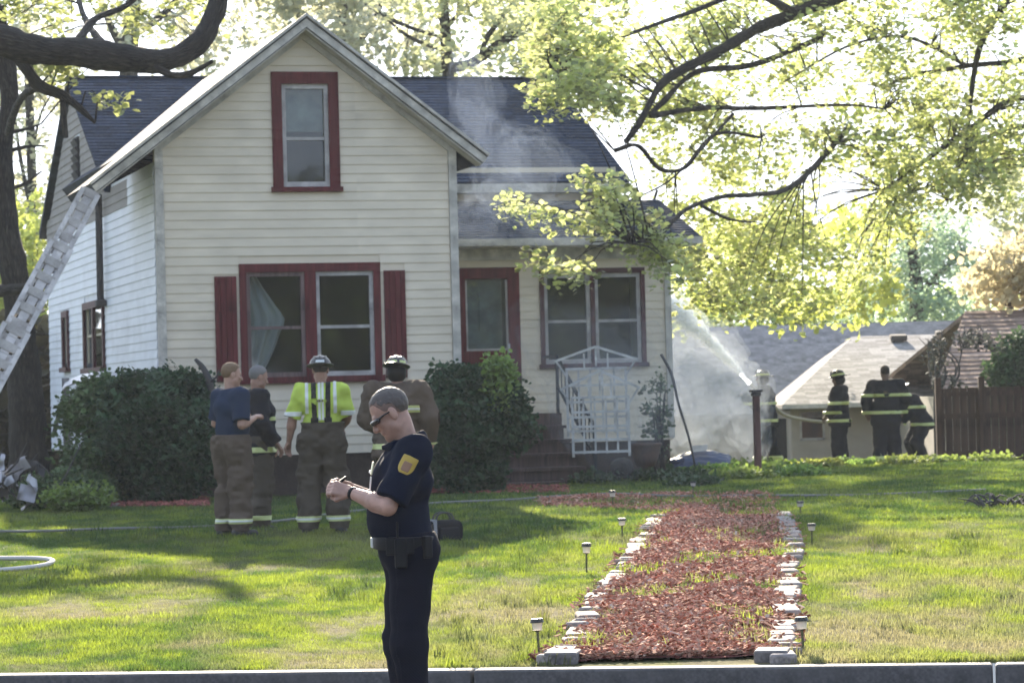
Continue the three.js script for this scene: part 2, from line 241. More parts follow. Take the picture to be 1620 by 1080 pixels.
// grass -----------------------------------------------------------------------
{
  const r = rng(99), blades = (nb, h, w, spread) => {
    const p = [], nn = [], idx = []; for (let i = 0; i < nb; i++) {
      const a = r() * 6.28, ox = (r() - 0.5) * spread, oz = (r() - 0.5) * spread, lean = 0.25 + r() * 0.5, hh = h * (0.55 + r() * 0.6), dx = Math.cos(a), dz = Math.sin(a), b = p.length / 3;
      p.push(ox - dz * w, -0.008, oz + dx * w, ox + dz * w, -0.008, oz - dx * w, ox + dx * lean * hh * 0.4 - dz * w * 0.8, hh * 0.62, oz + dz * lean * hh * 0.4 + dx * w * 0.8, ox + dx * lean * hh * 0.4 + dz * w * 0.8, hh * 0.62, oz + dz * lean * hh * 0.4 - dx * w * 0.8, ox + dx * lean * hh, hh, oz + dz * lean * hh);
      idx.push(b, b + 1, b + 2, b + 1, b + 3, b + 2, b + 2, b + 3, b + 4);
    }
    const g = new THREE.BufferGeometry(); g.setAttribute('position', new THREE.Float32BufferAttribute(p, 3)); g.setIndex(idx); g.computeVertexNormals(); return g;
  };
  const c = [0, 0, 0], col = new THREE.Color(), o = new THREE.Object3D();
  const make = (name, N, geo, zf, ok, hs, mat, tint) => {
    const im = new THREE.InstancedMesh(geo, mat, N); let n = 0, tries = 0;
    while (n < N && tries++ < N * 8) {
      const z = zf(), half = 0.18 * -z + 0.9, x = (r() * 2 - 1) * half; if (z > kerbZ(x) - 0.2) continue; if (!ok(x, z)) continue;
      const dry = lawnColor(x, z, c); if (r() < dry * 0.55) continue;
      o.position.set(x, gy(x, z), z); o.rotation.set((r() - 0.5) * 0.3, r() * 6.3, (r() - 0.5) * 0.3); const s = hs(x, z) * (0.7 + r() * 0.6) * (1 - 0.3 * dry); o.scale.set(s, s * (0.8 + r() * 0.4), s); o.updateMatrix(); im.setMatrixAt(n, o.matrix);
      const k = (0.75 + 0.65 * r()) * tint; col.setRGB(c[0] * k, c[1] * k, c[2] * k); im.setColorAt(n, col); n++;
    }
    im.count = n; im.name = numbered(name); im.userData.kind = 'stuff'; im.castShadow = im.receiveShadow = true; scene.add(im); tag(im, name === 'lawn_grass' ? used.lawn_far ? 'fresh green grass at the back right of the yard beyond the path' : (used.lawn_far = 1, 'short bright green grass blades covering the front lawn') : name === 'path_weeds' ? 'patches of grass growing up through the red mulch path' : name === 'back_growth' ? 'long bright weedy grass before the fence and the far firefighters' : 'taller weedy grass tufts scattered over the lawn and path', 'grass'); im.userData.kind = 'stuff';
  };
  const gm = leafM([1.25, 1.25, 1.1], 0.6);
  make('lawn_grass', 170000, blades(7, 0.036, 0.0026, 0.10), () => lerp(-17.6, -57, Math.pow(r(), 1.6)), (x, z) => !inPath(x, z) || vn(x * 2.0, z * 1.1, 9) > 0.22 - 0.25 * sstep(-z, 24, 33), (x, z) => 0.85 + 0.018 * Math.max(0, -z - 18) + 0.45 * vn(x * 0.9, z * 0.6, 4), gm, 1.15);
  make('lawn_grass', 60000, blades(7, 0.05, 0.004, 0.13), () => lerp(-31, -57, Math.pow(r(), 1.3)), (x, z) => x > -0.5 && !inPath(x, z), () => 1.2, gm, 1.3);
  make('path_weeds', 3000, blades(9, 0.085, 0.004, 0.12), () => lerp(-18.6, -37, r()), (x, z) => inPath(x, z) && vn(x * 2.0, z * 1.1, 9) > 0.24 - 0.3 * sstep(-z, 24, 33), () => 0.9, gm, 1.3);
  make('back_growth', 5200, blades(9, 0.09, 0.006, 0.16), () => lerp(-40.5, -55, r()), (x, z) => x > 1.1 + (z + 40) * -0.04 && x < 9.5 && vn(x * 1.3, z * 0.8, 21) > -0.35, (x, z) => 0.55 + 0.5 * vn(x * 1.1, z * 0.8, 23), gm, 1.5);
  make('lawn_weeds', 1100, blades(14, 0.11, 0.005, 0.12), () => lerp(-18, -48, Math.pow(r(), 1.2)), (x, z) => vn(x * 0.8, z * 0.5, 14) > 0.25 && (!inPath(x, z) || r() < 0.3), () => 0.8, gm, 0.85);
}

// ───────────────────────── house ─────────────────────────
const HX = -4.891, HZ = -42, HYAW = 15.5 * Math.PI / 180;
const house = thing('house', 'cream clapboard house with dark red window trim and a steep front gable', 'house', [HX, 0, HZ], HYAW);
const hw = (x, y, z) => V(x, y, z).applyAxisAngle(V(0, 1, 0), HYAW).add(V(HX, 0, HZ)); // house metres to the world
const PK = [2.12, 6.93], PITCH = 0.763; // gable peak (underside of the roof) and its slope
const gableTop = (x) => PK[1] - Math.abs(x - PK[0]) * PITCH;
// siding: wedge boards, each one its own mesh
function boards(parent, mat, y0, y1, step, span, holes, place) {
  for (let y = y0; y < y1 - 0.02; y += step) {
    const yt = Math.min(y + step + 0.012, y1 + 0.012); let parts = [[...span(y), ...span(Math.min(yt, y1))]];
    if (parts[0][1] - parts[0][0] < 0.05) continue;
    for (const [a, b, c, d] of holes) if (c < yt - 0.015 && d > y + 0.004) parts = parts.flatMap(([l, r, lt, rt]) => a >= r || b <= l ? [[l, r, lt, rt]] : [[l, Math.min(a, r), lt, Math.min(a, rt)], [Math.max(b, l), r, Math.max(b, lt), rt]].filter((q) => q[1] - q[0] > 0.03));
    const yb = y; for (const [l, r, lt, rt] of parts) {
      const a0 = Math.max(lt, l), a1 = Math.max(a0 + 0.01, Math.min(rt, r)); const j = (R0() - 0.5) * 0.003;
      mesh('siding_board', place(hexa([[l, yb, 0.019 + j], [r, yb, 0.019 + j], [r, yb, 0], [l, yb, 0], [a0, yt, 0.006], [a1, yt, 0.006], [a1, yt, 0], [a0, yt, 0]])), mat, parent);
    }
  }
}
function wallShape(outline, holes, t) { const s = new THREE.Shape(outline.map((p) => new THREE.Vector2(...p))); for (const [a, b, c, d] of holes) { const h = new THREE.Path([[a, c], [a, d], [b, d], [b, c]].map((p) => new THREE.Vector2(...p))); s.holes.push(h); } const g = new THREE.ExtrudeGeometry(s, { depth: t, bevelEnabled: false }); g.translate(0, 0, -t); return boxUV(g); }

const W1 = [1.66, 2.62, 4.66, 6.35], W2 = [1.14, 3.16, 1.98, 3.66];
{
  mesh('foundation', merge([box(4.22, 1.0, 0.2, 2.15, 0.5, -0.12), box(0.2, 1.0, 10.0, 0.12, 0.5, -5.05), box(4.1, 1.0, 0.2, 6.37, 0.5, -3.12), box(0.2, 1.0, 6.5, 8.3, 0.5, -6.3)]), M.found, house);
  const fw = mesh('front_wall', wallShape([[0, 0.98], [4.3, 0.98], [4.3, gableTop(4.3)], PK, [0, gableTop(0)]], [W1, W2], 0.13), M.cream, house);
  boards(fw, M.cream, 0.98, 6.85, 0.127, (y) => { const h = Math.max(0, (PK[1] - y) / PITCH); return [Math.max(0.11, PK[0] - h), Math.min(4.19, PK[0] + h)]; }, [[W1[0] - 0.0, W1[1], W1[2], W1[3]], W2, [0.79, 1.10, 1.98, 3.49], [3.21, 3.52, 1.98, 3.54]], (g) => g);
  for (const x of [0.047, 4.253]) mesh('corner_board', box(0.115, 4.28, 0.05, x, 3.11, 0.022), M.trim, fw);
  // left side: one wall along the wing and the main block, gable over the main block
  const MZ = 8.6, MPK = 7.02, mTop = (d) => MPK - Math.abs(d - MZ) * 0.57;
  const SW = [[5.3, 7.7, 2.32, 3.40], [9.7, 10.5, 2.38, 3.36], [7.8, 8.5, 5.35, 6.15]];
  const out = [[0, 0.98], [12.6, 0.98], [12.6, mTop(12.6)], [MZ, MPK], [4.9, mTop(4.9)], [4.9, 5.1], [0, 5.1]];
  const toLeft = (g) => { g.applyMatrix4(new THREE.Matrix4().makeBasis(V(0, 0, -1), V(0, 1, 0), V(-1, 0, 0))); const ix = g.index; if (!ix) { for (const n of ['position', 'normal', 'uv']) { const a = g.attributes[n], s = a.itemSize; for (let i = 0; i < a.count; i += 3) for (let k = 0; k < s; k++) { const t = a.array[(i + 1) * s + k]; a.array[(i + 1) * s + k] = a.array[(i + 2) * s + k]; a.array[(i + 2) * s + k] = t; } } } return boxUV(g); };
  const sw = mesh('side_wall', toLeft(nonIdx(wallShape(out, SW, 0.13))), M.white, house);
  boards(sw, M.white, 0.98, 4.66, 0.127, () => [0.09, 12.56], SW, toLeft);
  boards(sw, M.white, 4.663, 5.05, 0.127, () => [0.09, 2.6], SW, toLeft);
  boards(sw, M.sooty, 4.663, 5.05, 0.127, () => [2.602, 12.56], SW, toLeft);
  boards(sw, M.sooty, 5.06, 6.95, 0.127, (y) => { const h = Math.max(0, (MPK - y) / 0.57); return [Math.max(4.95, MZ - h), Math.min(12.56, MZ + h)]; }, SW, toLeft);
  // rest of the shell
  mesh('wall', merge([box(0.13, 4.3, 4.6, 4.232, 3.1, -2.45), box(0.13, 4.1, 7.0, 8.11, 3.0, -8.3), box(8.1, 4.1, 0.13, 4.08, 3.0, -12.53), box(0.13, 3.1, 1.6, 8.38, 2.5, -3.93)]), M.cream, house);
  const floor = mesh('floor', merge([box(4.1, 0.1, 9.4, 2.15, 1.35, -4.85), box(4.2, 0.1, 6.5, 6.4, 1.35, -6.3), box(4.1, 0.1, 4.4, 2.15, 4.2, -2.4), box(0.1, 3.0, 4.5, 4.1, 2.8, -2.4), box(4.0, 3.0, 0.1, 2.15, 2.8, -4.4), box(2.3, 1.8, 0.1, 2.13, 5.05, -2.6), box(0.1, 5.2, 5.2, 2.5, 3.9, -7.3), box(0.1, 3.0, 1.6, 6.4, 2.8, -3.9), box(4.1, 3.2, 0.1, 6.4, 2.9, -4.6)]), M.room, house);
  // upper strip of the main block
  const uw = mesh('upper_wall', box(3.9, 1.2, 0.12, 6.23, 4.75, -4.75), M.cream, house);
  boards(uw, M.cream, 4.6, 5.15, 0.127, () => [4.32, 8.16], [], (g) => g.translate(0, 0, -4.688));
  // enclosed porch front
  const PW = [6.36, 8.06, 2.12, 3.66], PD = [5.06, 6.04, 1.52, 3.69];
  const pw = mesh('porch_wall', wallShape([[4.3, 0.98], [8.46, 0.98], [8.46, 4.02], [4.3, 4.02]], [PW, PD], 0.12).translate(0, 0, -3.0), M.cream, house);
  boards(pw, M.cream, 0.98, 3.98, 0.127, () => [4.32, 8.40], [PW, PD], (g) => g.translate(0, 0, -2.998));
  mesh('corner_board', box(0.1, 3.0, 0.05, 8.43, 2.5, -2.975), M.trim, pw);
  mesh('frieze_board', box(4.1, 0.20, 0.03, 6.37, 3.90, -2.955), M.trim, pw);
  // windows
  const win = (parent, [a, b, c, d], z, o) => {
    const w = mesh('window', new THREE.BoxGeometry(0.001, 0.001, 0.001).translate((a + b) / 2, (c + d) / 2, z - 0.09), o.trim, parent); w.name = 'window';
    const t = o.tw, h = o.top ?? t; // outer trim boards
    w.geometry = merge([box(t, d - c, 0.06, a + t / 2, (c + d) / 2, z + 0.012), box(t, d - c, 0.06, b - t / 2, (c + d) / 2, z + 0.012), box(b - a - 2 * t, h, 0.062, (a + b) / 2, d - h / 2, z + 0.012), box(b - a + 0.06, o.sill, 0.10, (a + b) / 2, c + o.sill / 2, z + 0.03)].concat(o.mull ? [box(o.mull, d - c - h - o.sill, 0.056, (a + b) / 2, (c + d + o.sill - h) / 2, z + 0.010)] : []));
    const bays = o.mull ? [[a + t, (a + b) / 2 - o.mull / 2], [(a + b) / 2 + o.mull / 2, b - t]] : [[a + t, b - t]];
    bays.forEach(([l, r], i) => {
      const f = o.fr, y0 = c + o.sill, y1 = d - h, ym = y0 + (y1 - y0) * 0.47;
      mesh('frame', merge([box(f, y1 - y0, 0.05, l + f / 2, (y0 + y1) / 2, z - 0.02), box(f, y1 - y0, 0.05, r - f / 2, (y0 + y1) / 2, z - 0.02), box(r - l - 2 * f, f * 1.1, 0.05, (l + r) / 2, y1 - f * 0.55, z - 0.02), box(r - l - 2 * f, f * 1.2, 0.05, (l + r) / 2, y0 + f * 0.6, z - 0.02), box(r - l - 2 * f, 0.045, 0.04, (l + r) / 2, ym, z - 0.028)]), o.frameM[i] ?? o.frameM[0], w);
      mesh('pane', box(r - l - 2 * f, y1 - ym - f - 0.02, 0.006, (l + r) / 2, (ym + y1 - f) / 2 + 0.01, z - 0.045), M.glass, w);
      mesh('pane', box(r - l - 2 * f, ym - y0 - f - 0.03, 0.006, (l + r) / 2, (ym + y0 + f) / 2, z - 0.055), M.glass, w);
    });
    return w;
  };
  const w1 = win(house, W1, 0, { trim: M.red, tw: 0.145, top: 0.17, sill: 0.07, fr: 0.062, frameM: [M.inner] });
  mesh('blind', box(0.6, 0.62, 0.02, 2.14, 5.83, -0.16), std([0.16, 0.18, 0.15], { map: T.mottle }), w1);
  const w2 = win(house, W2, 0, { trim: M.red, tw: 0.10, top: 0.12, sill: 0.09, fr: 0.055, mull: 0.16, frameM: [std([0.23, 0.16, 0.15], { map: T.wood }), M.inner] });
  { // torn curtain hanging aslant in the left half
    const p = [], idx = [], K = 14, N = 16; for (let i = 0; i <= N; i++) for (let j = 0; j <= K; j++) { const v = i / N, y = lerp(3.50, 2.1, v), r = (v < 0.45 ? lerp(1.42, 1.84, v / 0.45) : lerp(1.84, 1.50, (v - 0.45) / 0.55)) + 0.012 * vn(v * 14, 2, 1); const x = lerp(1.20, r, j / K); p.push(x, y, -0.22 + (0.02 + 0.05 * v) * Math.sin(j * 1.5 + v * 3) + 0.02 * vn(j * 0.8, v * 5, 4)); }
    for (let i = 0; i < N; i++) for (let j = 0; j < K; j++) { const a = i * (K + 1) + j, b = a + K + 1; idx.push(a, b, a + 1, a + 1, b, b + 1); }
    const g = new THREE.BufferGeometry(); g.setAttribute('position', new THREE.Float32BufferAttribute(p, 3)); g.setIndex(idx); g.computeVertexNormals(); mesh('curtain', boxUV(g), M.curtain, w2);
  }
  const shutter = (x0, x1, y0, y1) => {
    const s = mesh('shutter', merge([box(x1 - x0, y1 - y0, 0.025, (x0 + x1) / 2, (y0 + y1) / 2, 0.020)]), M.red, house); const n = 4, w = (x1 - x0) / n;
    for (let i = 0; i < n; i++) mesh('board', rbox(w - 0.006, y1 - y0 - 0.004, 0.022, 0.004, x0 + w * (i + 0.5), (y0 + y1) / 2, 0.042), M.red, s);
  };
  shutter(0.79, 1.10, 2.02, 3.49); shutter(3.21, 3.52, 2.02, 3.54);
  const w3 = win(house, PW, -3, { trim: M.darkred, tw: 0.07, top: 0.08, sill: 0.07, fr: 0.06, mull: 0.07, frameM: [M.inner] });
  // side windows, smoke stained
  const sideWin = ([a, b, c, d], mull) => {
    const g = []; const t = 0.11; g.push(box(0.05, d - c, t, 0, (c + d) / 2, -a - t / 2), box(0.05, d - c, t, 0, (c + d) / 2, -b + t / 2), box(0.052, t, b - a - 2 * t, 0, d - t / 2, -(a + b) / 2), box(0.10, 0.08, b - a + 0.1, -0.02, c - 0.02, -(a + b) / 2)); if (mull) g.push(box(0.05, d - c - t, 0.14, 0, (c + d - t) / 2, -(a + b) / 2));
    const w = mesh('window', merge(g).translate(-0.03, 0, 0), M.darkred, house); mesh('pane', box(0.006, d - c - 0.1, b - a - 0.2, 0.05, (c + d) / 2, -(a + b) / 2), M.glass, w);
    mesh('frame', merge([box(0.03, 0.04, b - a - 0.22, 0.02, (c + d) / 2, -(a + b) / 2), box(0.03, d - c - 0.2, 0.05, 0.02, (c + d) / 2, -a - 0.17), box(0.03, d - c - 0.2, 0.05, 0.02, (c + d) / 2, -b + 0.17)]), std([0.45, 0.40, 0.30]), w);
  };
  sideWin(SW[0], true); sideWin(SW[1], false);
  const louvre = mesh('attic_vent', box(0.05, 0.8, 0.6, -0.02, 5.75, -8.15), M.dark, house); for (let i = 0; i < 6; i++) mesh('slat', box(0.04, 0.09, 0.56, -0.05, 5.42 + i * 0.13, -8.15, [0, 0, 0.5]), M.charred, louvre);
  mesh('downspout', merge([tube([V(-0.10, 5.0, -5.05), V(-0.10, 4.2, -5.08), V(-0.10, 3.3, -5.1)], [0.055, 0.055], 8, 0.3), rbox(0.16, 0.10, 0.2, 0.02, -0.1, 3.32, -5.1)]), M.charred, house);
  // door: dark red storm door with one tall light
  { const [a, b, c, d] = PD, m = [0.10, 0.16]; const dr = mesh('door', merge([box(0.12, d - c - 0.1, 0.06, a + 0.06, (c + d - 0.1) / 2, -3.0), box(0.19, d - c - 0.1, 0.06, b - 0.095, (c + d - 0.1) / 2, -3.0), box(b - a, 0.17, 0.064, (a + b) / 2, d - 0.085, -3.0), box(b - a - 0.31, 0.90, 0.05, (a + b) / 2 - 0.035, c + 0.45, -3.01)]), M.red, house);
    mesh('pane', box(b - a - 0.31, 1.06, 0.006, (a + b) / 2 - 0.035, 2.96, -3.02), M.glass, dr); mesh('frame', merge([box(0.03, 1.08, 0.03, a + 0.135, 2.96, -3.0), box(0.03, 1.08, 0.03, b - 0.205, 2.96, -3.0), box(b - a - 0.37, 0.035, 0.03, (a + b) / 2 - 0.035, 2.435, -3.0)]), M.inner, dr); mesh('inner_door', merge([box(0.62, 1.1, 0.03, 5.50, 2.98, -3.2), box(0.2, 0.55, 0.02, 5.54, 3.0, -3.17)]), std([0.20, 0.21, 0.21], { map: T.mottle }), dr); mesh('handle', box(0.03, 0.14, 0.05, b - 0.2, 2.45, -2.95), M.metal, dr); }
  // roofs: slabs with shingle courses
  const slab = (p) => hexa(p);
  const roofPlane = (name, mat, x0, x1, eave, ridge, thick, exposure, xAdj) => { // slope along z, from eave [y,z] up to ridge [y,z]
    const th = thick; const r = mesh(name, slab([[x0, eave[0] - th, eave[1]], [x1, eave[0] - th, eave[1]], [x1, ridge[0] - th, ridge[1]], [x0, ridge[0] - th, ridge[1]], [x0, eave[0] - 0.012, eave[1]], [x1, eave[0] - 0.012, eave[1]], [x1, ridge[0] - 0.012, ridge[1]], [x0, ridge[0] - 0.012, ridge[1]]]), mat, house);
    const dy = ridge[0] - eave[0], dz = ridge[1] - eave[1], L = Math.hypot(dy, dz), uy = dy / L, uz = dz / L, ny = Math.abs(uz), nz = uy; const n = Math.floor(L / exposure);
    for (let i = 0; i < n; i++) { const s0 = i * exposure - 0.02, s1 = Math.min(L, s0 + exposure + 0.03), lift = 0.016, j = (R0() - 0.5) * 0.012;
      const P = (x, s, h) => [x, eave[0] + uy * s + ny * h, eave[1] + uz * s + nz * h];
      mesh('shingle_course', hexa([P(x0 - 0.03, s0 + j, 0), P(x1 + 0.03, s0 + j, 0), P(x1 + 0.03, s1, -0.008), P(x0 - 0.03, s1, -0.008), P(x0 - 0.03, s0 + j, lift), P(x1 + 0.03, s0 + j, lift), P(x1 + 0.03, s1, 0.002), P(x0 - 0.03, s1, 0.002)]), mat, r); }
    return r;
  };
  const mr = roofPlane('main_roof', M.roof, -0.10, 8.30, [5.10, -4.36], [7.20, -8.6], 0.12, 0.135);
  mesh('rear_slope', slab([[-0.10, 4.75, -13.0], [8.30, 4.75, -13.0], [8.30, 7.08, -8.6], [-0.10, 7.08, -8.6], [-0.10, 4.87, -13.0], [8.30, 4.87, -13.0], [8.30, 7.19, -8.6], [-0.10, 7.19, -8.6]].map((p) => p)), M.roof, mr);
  mesh('ridge_cap', box(8.42, 0.03, 0.22, 4.1, 7.20, -8.6), M.roof, mr);
  mesh('gable_wall', hexa([[8.05, 4.9, -4.7], [8.17, 4.9, -4.7], [8.17, 4.9, -11.8], [8.05, 4.9, -11.8], [8.05, 7.0, -8.3], [8.17, 7.0, -8.3], [8.17, 7.0, -8.4], [8.05, 7.0, -8.4]]), M.cream, house);
  mesh('fascia_board', merge([box(4.1, 0.14, 0.03, 6.28, 5.0, -4.345), box(4.1, 0.03, 0.36, 6.28, 4.945, -4.53)]), M.trim, mr);
  const pr = roofPlane('porch_roof', M.roof, 4.3, 8.86, [4.10, -2.62], [4.82, -4.68], 0.10, 0.135);
  mesh('gutter', merge([box(4.58, 0.11, 0.11, 6.58, 4.05, -2.56), box(4.5, 0.03, 0.40, 6.56, 3.99, -2.81)]), M.trim, pr);
  // wing roof: two slopes with shingle edge, white rake boards and boxed tails
  const wr = (s, tail, za = 0.33, zc = -8.5, trims = true) => { // s = -1 left, +1 right
    const X = PK[0] + s * tail, Y = PK[1] - tail * PITCH, nx = s * PITCH / Math.hypot(1, PITCH), nyv = 1 / Math.hypot(1, PITCH), t = 0.15, zb = s < 0 ? -7.3 : -7.3;
    const up = (x, y, h) => [x + nx * h, y + nyv * h];
    const sec = (h) => [up(PK[0], PK[1], h), up(X, Y, h)];
    const [a, b] = sec(0.0), [c, d] = sec(t); a[0] = c[0] = PK[0]; c[1] = PK[1] + t / nyv;
    const q = s > 0 ? [[a, b, d, c]] : [[b, a, c, d]];
    const mk = (z0, z1, A) => { const [p0, p1, p2, p3] = A; return hexa([[p0[0], p0[1], z0], [p1[0], p1[1], z0], [p1[0], p1[1], z1], [p0[0], p0[1], z1], [p3[0], p3[1], z0], [p2[0], p2[1], z0], [p2[0], p2[1], z1], [p3[0], p3[1], z1]]); };
    const r = mesh('wing_roof', mk(za, zc, q[0]), M.roof, house); if (!trims) return [r, X, Y];
    const [e, f] = sec(0.01), [g2, h2] = sec(0.105); e[0] = g2[0] = PK[0]; e[1] = PK[1] + 0.01 / nyv; g2[1] = PK[1] + 0.105 / nyv;
    mesh('rake_board', mk(0.36, 0.325, s > 0 ? [e, f, h2, g2] : [f, e, g2, h2]), M.trim, r);
    const [i2, j2] = sec(0.128), [k2, l2] = sec(0.165); i2[0] = k2[0] = PK[0]; i2[1] = PK[1] + 0.128 / nyv; k2[1] = PK[1] + 0.165 / nyv;
    mesh('drip_edge', mk(0.40, 0.30, s > 0 ? [i2, j2, l2, k2] : [j2, i2, k2, l2]), M.trim, r);
    const [m1, m2] = sec(-0.02), [o1, o2] = sec(0.0); m1[0] = o1[0] = PK[0]; m1[1] = PK[1] - 0.02 / nyv; mesh('soffit', mk(0.322, 0.004, s > 0 ? [m1, m2, o2, o1] : [m2, m1, o1, o2]), M.trim, r);
    return [r, X, Y];
  };
  const [lr, LX, LY] = wr(-1, 2.98, 0.33, -2.2); wr(-1, 2.26, -2.2, -8.5, false); wr(1, 2.50);
  mesh('eave_fascia', box(0.04, 0.2, 2.5, LX + 0.0, LY + 0.05, -0.94), M.trim, lr);
  const frieze = (s) => { const x1 = s < 0 ? 0.0 : 4.3, h = 0.10; const yA = PK[1] - 0.02, yB = gableTop(x1) - 0.02; const q = s > 0 ? [[PK[0], yA - h], [x1, yB - h], [x1, yB], [PK[0], yA]] : [[x1, yB - h], [PK[0], yA - h], [PK[0], yA], [x1, yB]]; mesh('frieze_board', hexa([[...q[0], 0.045], [...q[1], 0.045], [...q[1], 0.004], [...q[0], 0.004], [...q[3], 0.045], [...q[2], 0.045], [...q[2], 0.004], [...q[3], 0.004]]), M.trim, fw); };
  frieze(-1); frieze(1);
  // front steps and stoop
  const st = mesh('stoop', merge([box(1.6, 0.95, 0.9, 5.6, 0.97, -2.53)]), M.step, house);
  for (let i = 0; i < 5; i++) mesh('step', merge([box(1.5, 0.045, 0.36, 5.62, 1.44 - 0.2 * (i + 1), -2.08 + 0.32 * (i + 0.5)), box(1.44, 0.16, 0.03, 5.62, 1.335 - 0.2 * (i + 1), -2.08 + 0.32 * (i + 1) - 0.05)]), M.step, st);
  const rail = mesh('handrail', merge([bar(V(6.38, 2.30, -2.2), V(6.41, 1.25, -0.45), 0.04), bar(V(6.38, 1.85, -2.2), V(6.41, 0.8, -0.45), 0.03), bar(V(6.38, 1.3, -2.2), V(6.38, 2.3, -2.2), 0.04), bar(V(6.41, 0.35, -0.45), V(6.41, 1.27, -0.45), 0.045), bar(V(6.38, 2.3, -2.2), V(6.38, 2.3, -2.85), 0.04)]), M.iron, house);
  for (let i = 1; i < 9; i++) { const t = i / 9; mesh('baluster', bar(V(6.39, lerp(2.28, 1.25, t), lerp(-2.2, -0.45, t)), V(6.39, lerp(1.85, 0.8, t), lerp(-2.2, -0.45, t)), 0.016), M.iron, rail); }
}

// ───────────────────────── trees, shrubs ─────────────────────────
function leafCluster(seed, n, spread, size, droop = 0.3) { // n folded, pointed leaves around a short spray
  const r = rng(seed), p = [], idx = [], q = new THREE.Quaternion(), e = new THREE.Euler();
  for (let i = 0; i < n; i++) {
    const c = V((r() - 0.5), (r() - 0.5) * 0.8, (r() - 0.5)).multiplyScalar(spread * 2), s = size * (0.7 + r() * 0.6);
    e.set((r() - 0.5) * 1.8 + droop, r() * 6.3, (r() - 0.5) * 1.8); q.setFromEuler(e);
    const b = p.length / 3; for (const v of [[0, 0, 0], [-0.34, 0.10, 0.32], [-0.42, 0.06, 0.62], [0, 0, 1.0], [0.42, 0.06, 0.62], [0.34, 0.10, 0.32]]) { const w = V(...v).multiplyScalar(s).applyQuaternion(q).add(c); p.push(w.x, w.y, w.z); }
    idx.push(b, b + 1, b + 3, b + 1, b + 2, b + 3, b, b + 3, b + 5, b + 5, b + 3, b + 4);
  }
  const g = new THREE.BufferGeometry(); g.setAttribute('position', new THREE.Float32BufferAttribute(p, 3)); g.setIndex(idx); g.computeVertexNormals(); return g;
}
function foliage(name, parent, geo, mat, list, colorFn, seed) { // list of [Vector3, scale]
  const im = new THREE.InstancedMesh(geo, mat, list.length), o = new THREE.Object3D(), c = new THREE.Color(), r = rng(seed);
  list.forEach(([p, s], i) => { o.position.copy(p); o.rotation.set((r() - 0.5) * 0.9, r() * 6.3, (r() - 0.5) * 0.9); o.scale.setScalar(s); o.updateMatrix(); im.setMatrixAt(i, o.matrix); colorFn(c, r, p); im.setColorAt(i, c); });
  im.name = name; im.userData.kind = 'stuff'; im.castShadow = im.receiveShadow = true; parent.add(im); return im;
}
const inPoly = (x, y, P) => { let k = false; for (let i = 0, j = P.length - 1; i < P.length; j = i++) if ((P[i][1] > y) !== (P[j][1] > y) && x < (P[j][0] - P[i][0]) * (y - P[i][1]) / (P[j][1] - P[i][1]) + P[i][0]) k = !k; return k; };
// crown: clumps of sprays filling a volume; outline seen from the street, with depth and real gaps
function crownPoints(seed, N, polys, d0, d1, gapF, gapT, clump = 0.35, per = 9) {
  const r = rng(seed), out = []; const bb = polys.flat(); const x0 = Math.min(...bb.map((p) => p[0])), x1 = Math.max(...bb.map((p) => p[0])), y0 = Math.min(...bb.map((p) => p[1])), y1 = Math.max(...bb.map((p) => p[1]));
  let tries = 0; while (out.length < N && tries++ < N * 30) {
    const x = lerp(x0, x1, r()), y = lerp(y0, y1, r()); if (!polys.some((P) => inPoly(x, y, P))) continue; const D = lerp(d0, d1, r()), p = at(x, y, D);
    if (vn(p.x * gapF, p.y * gapF, p.z * gapF * 0.6) + 0.5 * vn(p.x * gapF * 2.4, p.y * gapF * 2.4, p.z * gapF) < gapT) continue;
    for (let k = 0; k < per && out.length < N; k++) out.push([p.clone().add(V((r() + r() - 1) * clump, (r() + r() - 1) * clump * 0.6, (r() + r() - 1) * clump)), 0.75 + r() * 0.5]);
  }
  return out;
}
function twigs(list, anchors, seed, every, rad) { // thin shoots from the limbs to the sprays
  const r = rng(seed), gs = []; for (let i = 0; i < list.length; i += every) { const p = list[i][0]; let b = null, bd = 1e9; for (const a of anchors) { const d = a.distanceToSquared(p); if (d < bd) { bd = d; b = a; } } if (bd > 6.5 || bd < 0.02) continue; const m = p.clone().lerp(b, 0.5).add(V((r() - 0.5) * 0.25, 0.12 + r() * 0.15, (r() - 0.5) * 0.25)); gs.push(tube([b, m, p], [rad * 1.6, rad, rad * 0.4], 4, 0.4)); }
  return gs.length ? merge(gs) : null;
}
const pxs = (l, D) => l.map((p) => at(p[0], p[1], p[2] ?? D));
function sampleLimb(pts, out) { const c = new THREE.CatmullRomCurve3(pts), n = Math.ceil(c.getLength() / 0.25); for (let i = 0; i <= n; i++) out.push(c.getPoint(i / n)); }

